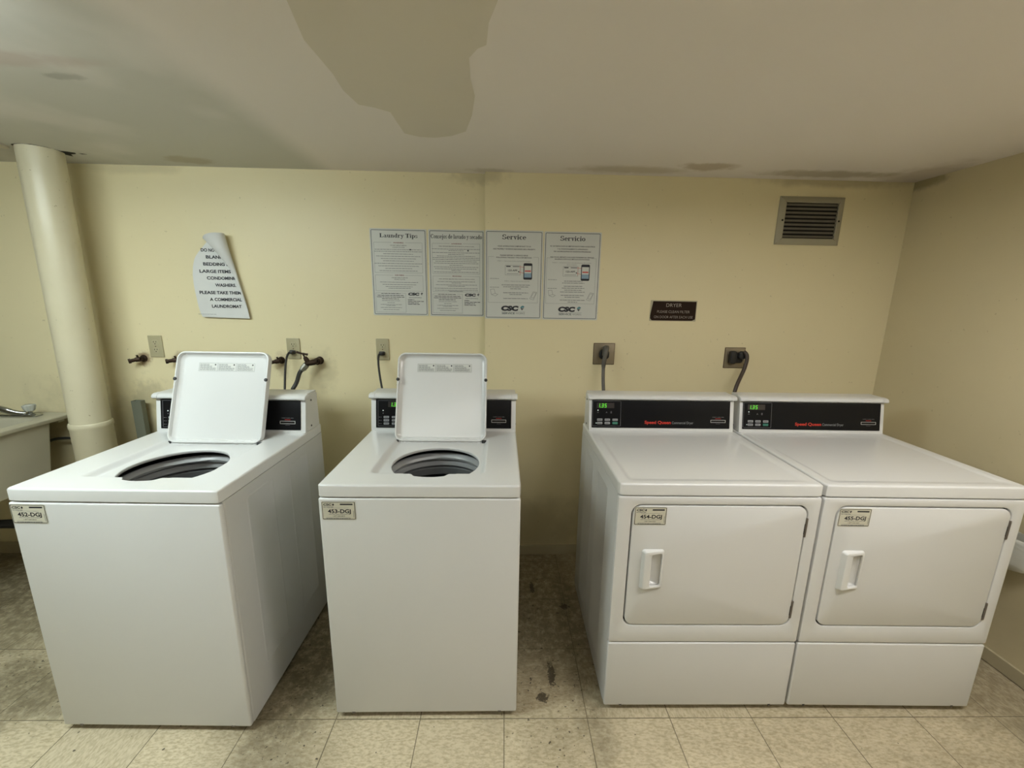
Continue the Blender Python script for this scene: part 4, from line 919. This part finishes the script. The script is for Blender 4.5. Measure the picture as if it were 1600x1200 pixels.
m = MB(); m.tube([(-.050, -.064, .026), (-.058, -.066, .044)], .0045, M_brass, 8); m.tube([(-.088, -.070, .054), (-.062, -.067, .046), (-.034, -.064, .040)], [.0065, .005, .0065], M_brass, 8); m.lathe([(.009, -.003), (.009, .003)], M_brass, Matrix.Translation((-.058, -.066, .046)), 10, True, True); m.build('handle', t)
t = thing('water_hose', 'black rubber hose running from the brass tap down behind the leftmost washer', 'hose', a)
m = MB(); m.tube([(-.042, -.068, -.014), (-.060, -.074, -.034)], [.0165, .0165], M_nickel, 8); m.tube([(-.058, -.0735, -.032), (-.066, -.076, -.041)], [.014, .013], M_nickel, 12); m.build('coupling', t)
P = bez(a + Vector((-.064, -.076, -.038)), a + Vector((-.090, -.085, -.068)), (-1.03, 2.12, 1.075), (-1.058, 2.10, 1.0312), 16) + bez((-1.061, 2.098, 1.015), (-1.060, 2.10, .98), (-1.056, 2.11, .94), (-1.05, 2.12, .86), 8)
MB(T).tube(P, .0105, M_hose, 12).build('hose_tube', t)

# ------------------------------------------------------------------ drain pipe on the left
m = MB()
t = thing('drain_pipe', 'thick cream painted vertical drain pipe rising to the ceiling on the left', 'pipe', (-2.056, 2.055, 0))
m.tube([(0, 0, .862), (.006, 0, 1.3), (.0175, 0, H + .01)], .0765, M_pipe, 40); m.build('upper_pipe', t)
m = MB(); m.lathe([(.0805, .0005), (.0805, .835), (.0835, .840), (.0835, .858), (.0805, .864), (.077, .865)], M_pipe, None, 40, True, True); m.build('lower_pipe', t)
# grey channel leaning behind the washer
t = thing('metal_channel', 'grey-green metal channel standing upright against the wall, left of the leftmost washer', 'channel', (-1.931, 2.196, 0))
m = MB(); x0, x1 = -.0255, .0255
m.loft([rr(x0 + .002, x1 - .002, -.013, .013, .001, .60), rr(x0 + .002, x1 - .002, -.013, .013, .001, .9365), rr(x0, x1, -.015, .015, .002, .9365), rr(x0, x1, -.015, .015, .002, .001)], M_chan, False, True)
m.rect(x0 + .002, x1 - .002, -.013, .013, .60, M_void); 
m.build('channel_body', t, smooth=30)

# ------------------------------------------------------------------ laundry tub on the left
t = thing('laundry_tub', 'beige plastic laundry tub against the wall, left edge of the view', 'laundry tub', (-2.625, 1.925, 0), R(-1.5))
hw, hd = .315, .308; ZT = .860; m = MB()
m.loft([rr(-hw + .002, hw - .002, -hd + .002, hd - .002, .018, ZT - .022), rr(-hw, hw, -hd, hd, .02, ZT - .018), rr(-hw, hw, -hd, hd, .02, ZT - .004), rr(-hw + .004, hw - .004, -hd + .004, hd - .004, .018, ZT),
        rr(-hw + .055, hw - .055, -hd + .04, hd - .125, .04, ZT), rr(-hw + .062, hw - .062, -hd + .047, hd - .132, .04, ZT - .008), rr(-hw + .085, hw - .085, -hd + .07, hd - .16, .05, .56), rr(-hw + .12, hw - .12, -hd + .11, hd - .20, .04, .545)], M_tub, False, True)
m.build('rim_and_bowl', t)
m = MB(); m.loft([rr(-hw + .075, hw - .085, -hd + .08, hd - .18, .03, .52), rr(-hw + .055, hw - .030, -hd + .05, hd - .145, .012, .53), rr(-hw + .04, hw - .018, -hd + .025, hd - .105, .012, ZT - .020)], M_tub, True, False); m.build('body', t)
m = MB(); m.box(hw - .050, hw - .012, hd - .075, hd - .045, ZT - .035, ZT - .020, M_tub, .003); m.build('mounting_bracket', t)
for x, y in ((-hw + .07, -hd + .06), (hw - .055, -hd + .06), (-hw + .07, hd - .14), (hw - .055, hd - .14)):
    MB().box(x - .018, x + .018, y - .018, y + .018, .0005, .53, M_tub, .002).build('leg', t)
# waste and supply under the tub
MB().tube([(.14, -.05, .525), (.14, -.05, .40), (.17, .05, .345), (.19, .14, .36), (.20, .18, .43), (.20, .306, .44)], .024, M_dark, 14).build('drain_trap', t)
hp = thing('supply_hose', 'thin black hose curving behind the laundry tub and the drain pipe', 'hose', (-2.2, 2.2, .7))
MB(Matrix.Translation((2.2, -2.2, -.7))).tube(bez((-2.47, 2.215, .69), (-2.40, 2.19, .735), (-2.28, 2.19, .735), (-2.12, 2.20, .69), 20), .0075, M_cord, 10).build('hose_tube', hp)
# faucet on the tub ledge
t = thing('faucet', 'chrome laundry faucet with clear acrylic knob on the tub ledge', 'faucet', (-2.49, 2.150, ZT + .0005), R(-1.5))
m = MB(); m.loft([rr(-.20, .085, -.024, .030, .020, .0008), rr(-.20, .085, -.024, .030, .020, .005), rr(-.19, .077, -.018, .024, .016, .011)], M_chrome, True, True); m.build('base_plate', t)
m = MB(); m.tube(bez((.020, .002, .012), (-.02, -.02, .012), (-.055, -.03, .052), (-.105, -.035, .050), 12) + [(-.16, -.08, .044), (-.19, -.13, .030), (-.20, -.15, .018)], [.014] * 6 + [.016] * 7 + [.0125, .0115, .0115], M_chrome, 14, flat=.8); m.build('spout', t)
m = MB(Matrix.Translation((.038, .003, 0))); m.lathe([(.016, .009), (.016, .016), (.009, .022), (.008, .028)], M_chrome, None, 18, True, True); m.build('valve_stem', t)
m = MB(Matrix.Translation((.038, .003, 0)))
m.loft([[(r_ * (1 + .07 * math.cos(8 * 2 * math.pi * j / 48)) * math.cos(2 * math.pi * j / 48), r_ * (1 + .07 * math.cos(8 * 2 * math.pi * j / 48)) * math.sin(2 * math.pi * j / 48), zz) for j in range(48)] for r_, zz in ((.014, .026), (.019, .031), (.0245, .052), (.024, .058), (.016, .062))], M_acryl, True, True); m.build('knob', t)

# ------------------------------------------------------------------ plastic bag by the right wall
def bag():
    t = thing('plastic_bag', 'crumpled white plastic bag hanging low on the right wall beside the last dryer', 'plastic bag', (XR - .062, 1.50, .55))
    rnd = random.Random(5); n = 48; prof = [(.92, .062), (.96, .058), (.97, .045), (.93, .036), (.94, .020), (.93, -.010), (.90, -.022), (.91, -.036), (.80, -.052), (.55, -.066), (.2, -.070)]
    ph = [rnd.uniform(0, 6.28) for _ in range(8)]; rings = []
    for i, (s, zz) in enumerate(prof):
        ring = []
        for j in range(n):
            a = 2 * math.pi * j / n; q = s * (1 + .035 * math.sin(5 * a + ph[0] + i * .5) + .025 * math.sin(11 * a + ph[1] - i * .9) + .015 * math.sin(19 * a + ph[2] + i))
            ring.append((.054 * q * math.cos(a), .185 * q * math.sin(a), zz + .006 * math.sin(4 * a + ph[3]) * (i > 1) + .010 * math.sin(a) * (i > 5)))
        rings.append(ring)
    inner = [[(x * .95, y * .97, z - .001) for x, y, z in r_] for r_ in rings][::-1]
    MB().loft(rings, M_bag, False, True).build('bag_body', t, smooth=70)
    MB().loft([[(x * .93, y * .96, z - .03) for x, y, z in rings[0]], [(x * .96, y * .98, z) for x, y, z in rings[0]], rings[0], [(x * 1.03, y * 1.012, z - .012) for x, y, z in rings[1]], [(x * 1.04, y * 1.015, z - .006) for x, y, z in rings[3]]], M_bag, False, False).build('folded_rim', t, smooth=70)
    MB().tube([(.061, -.02, .09), (.045, -.02, .088), (.04, -.02, .098)], .003, M_hinge, 8).tube([(.04, -.06, .055), (.045, -.02, .092), (.04, .02, .055)], .005, M_bag, 8).build('bag_loop', t)
bag()
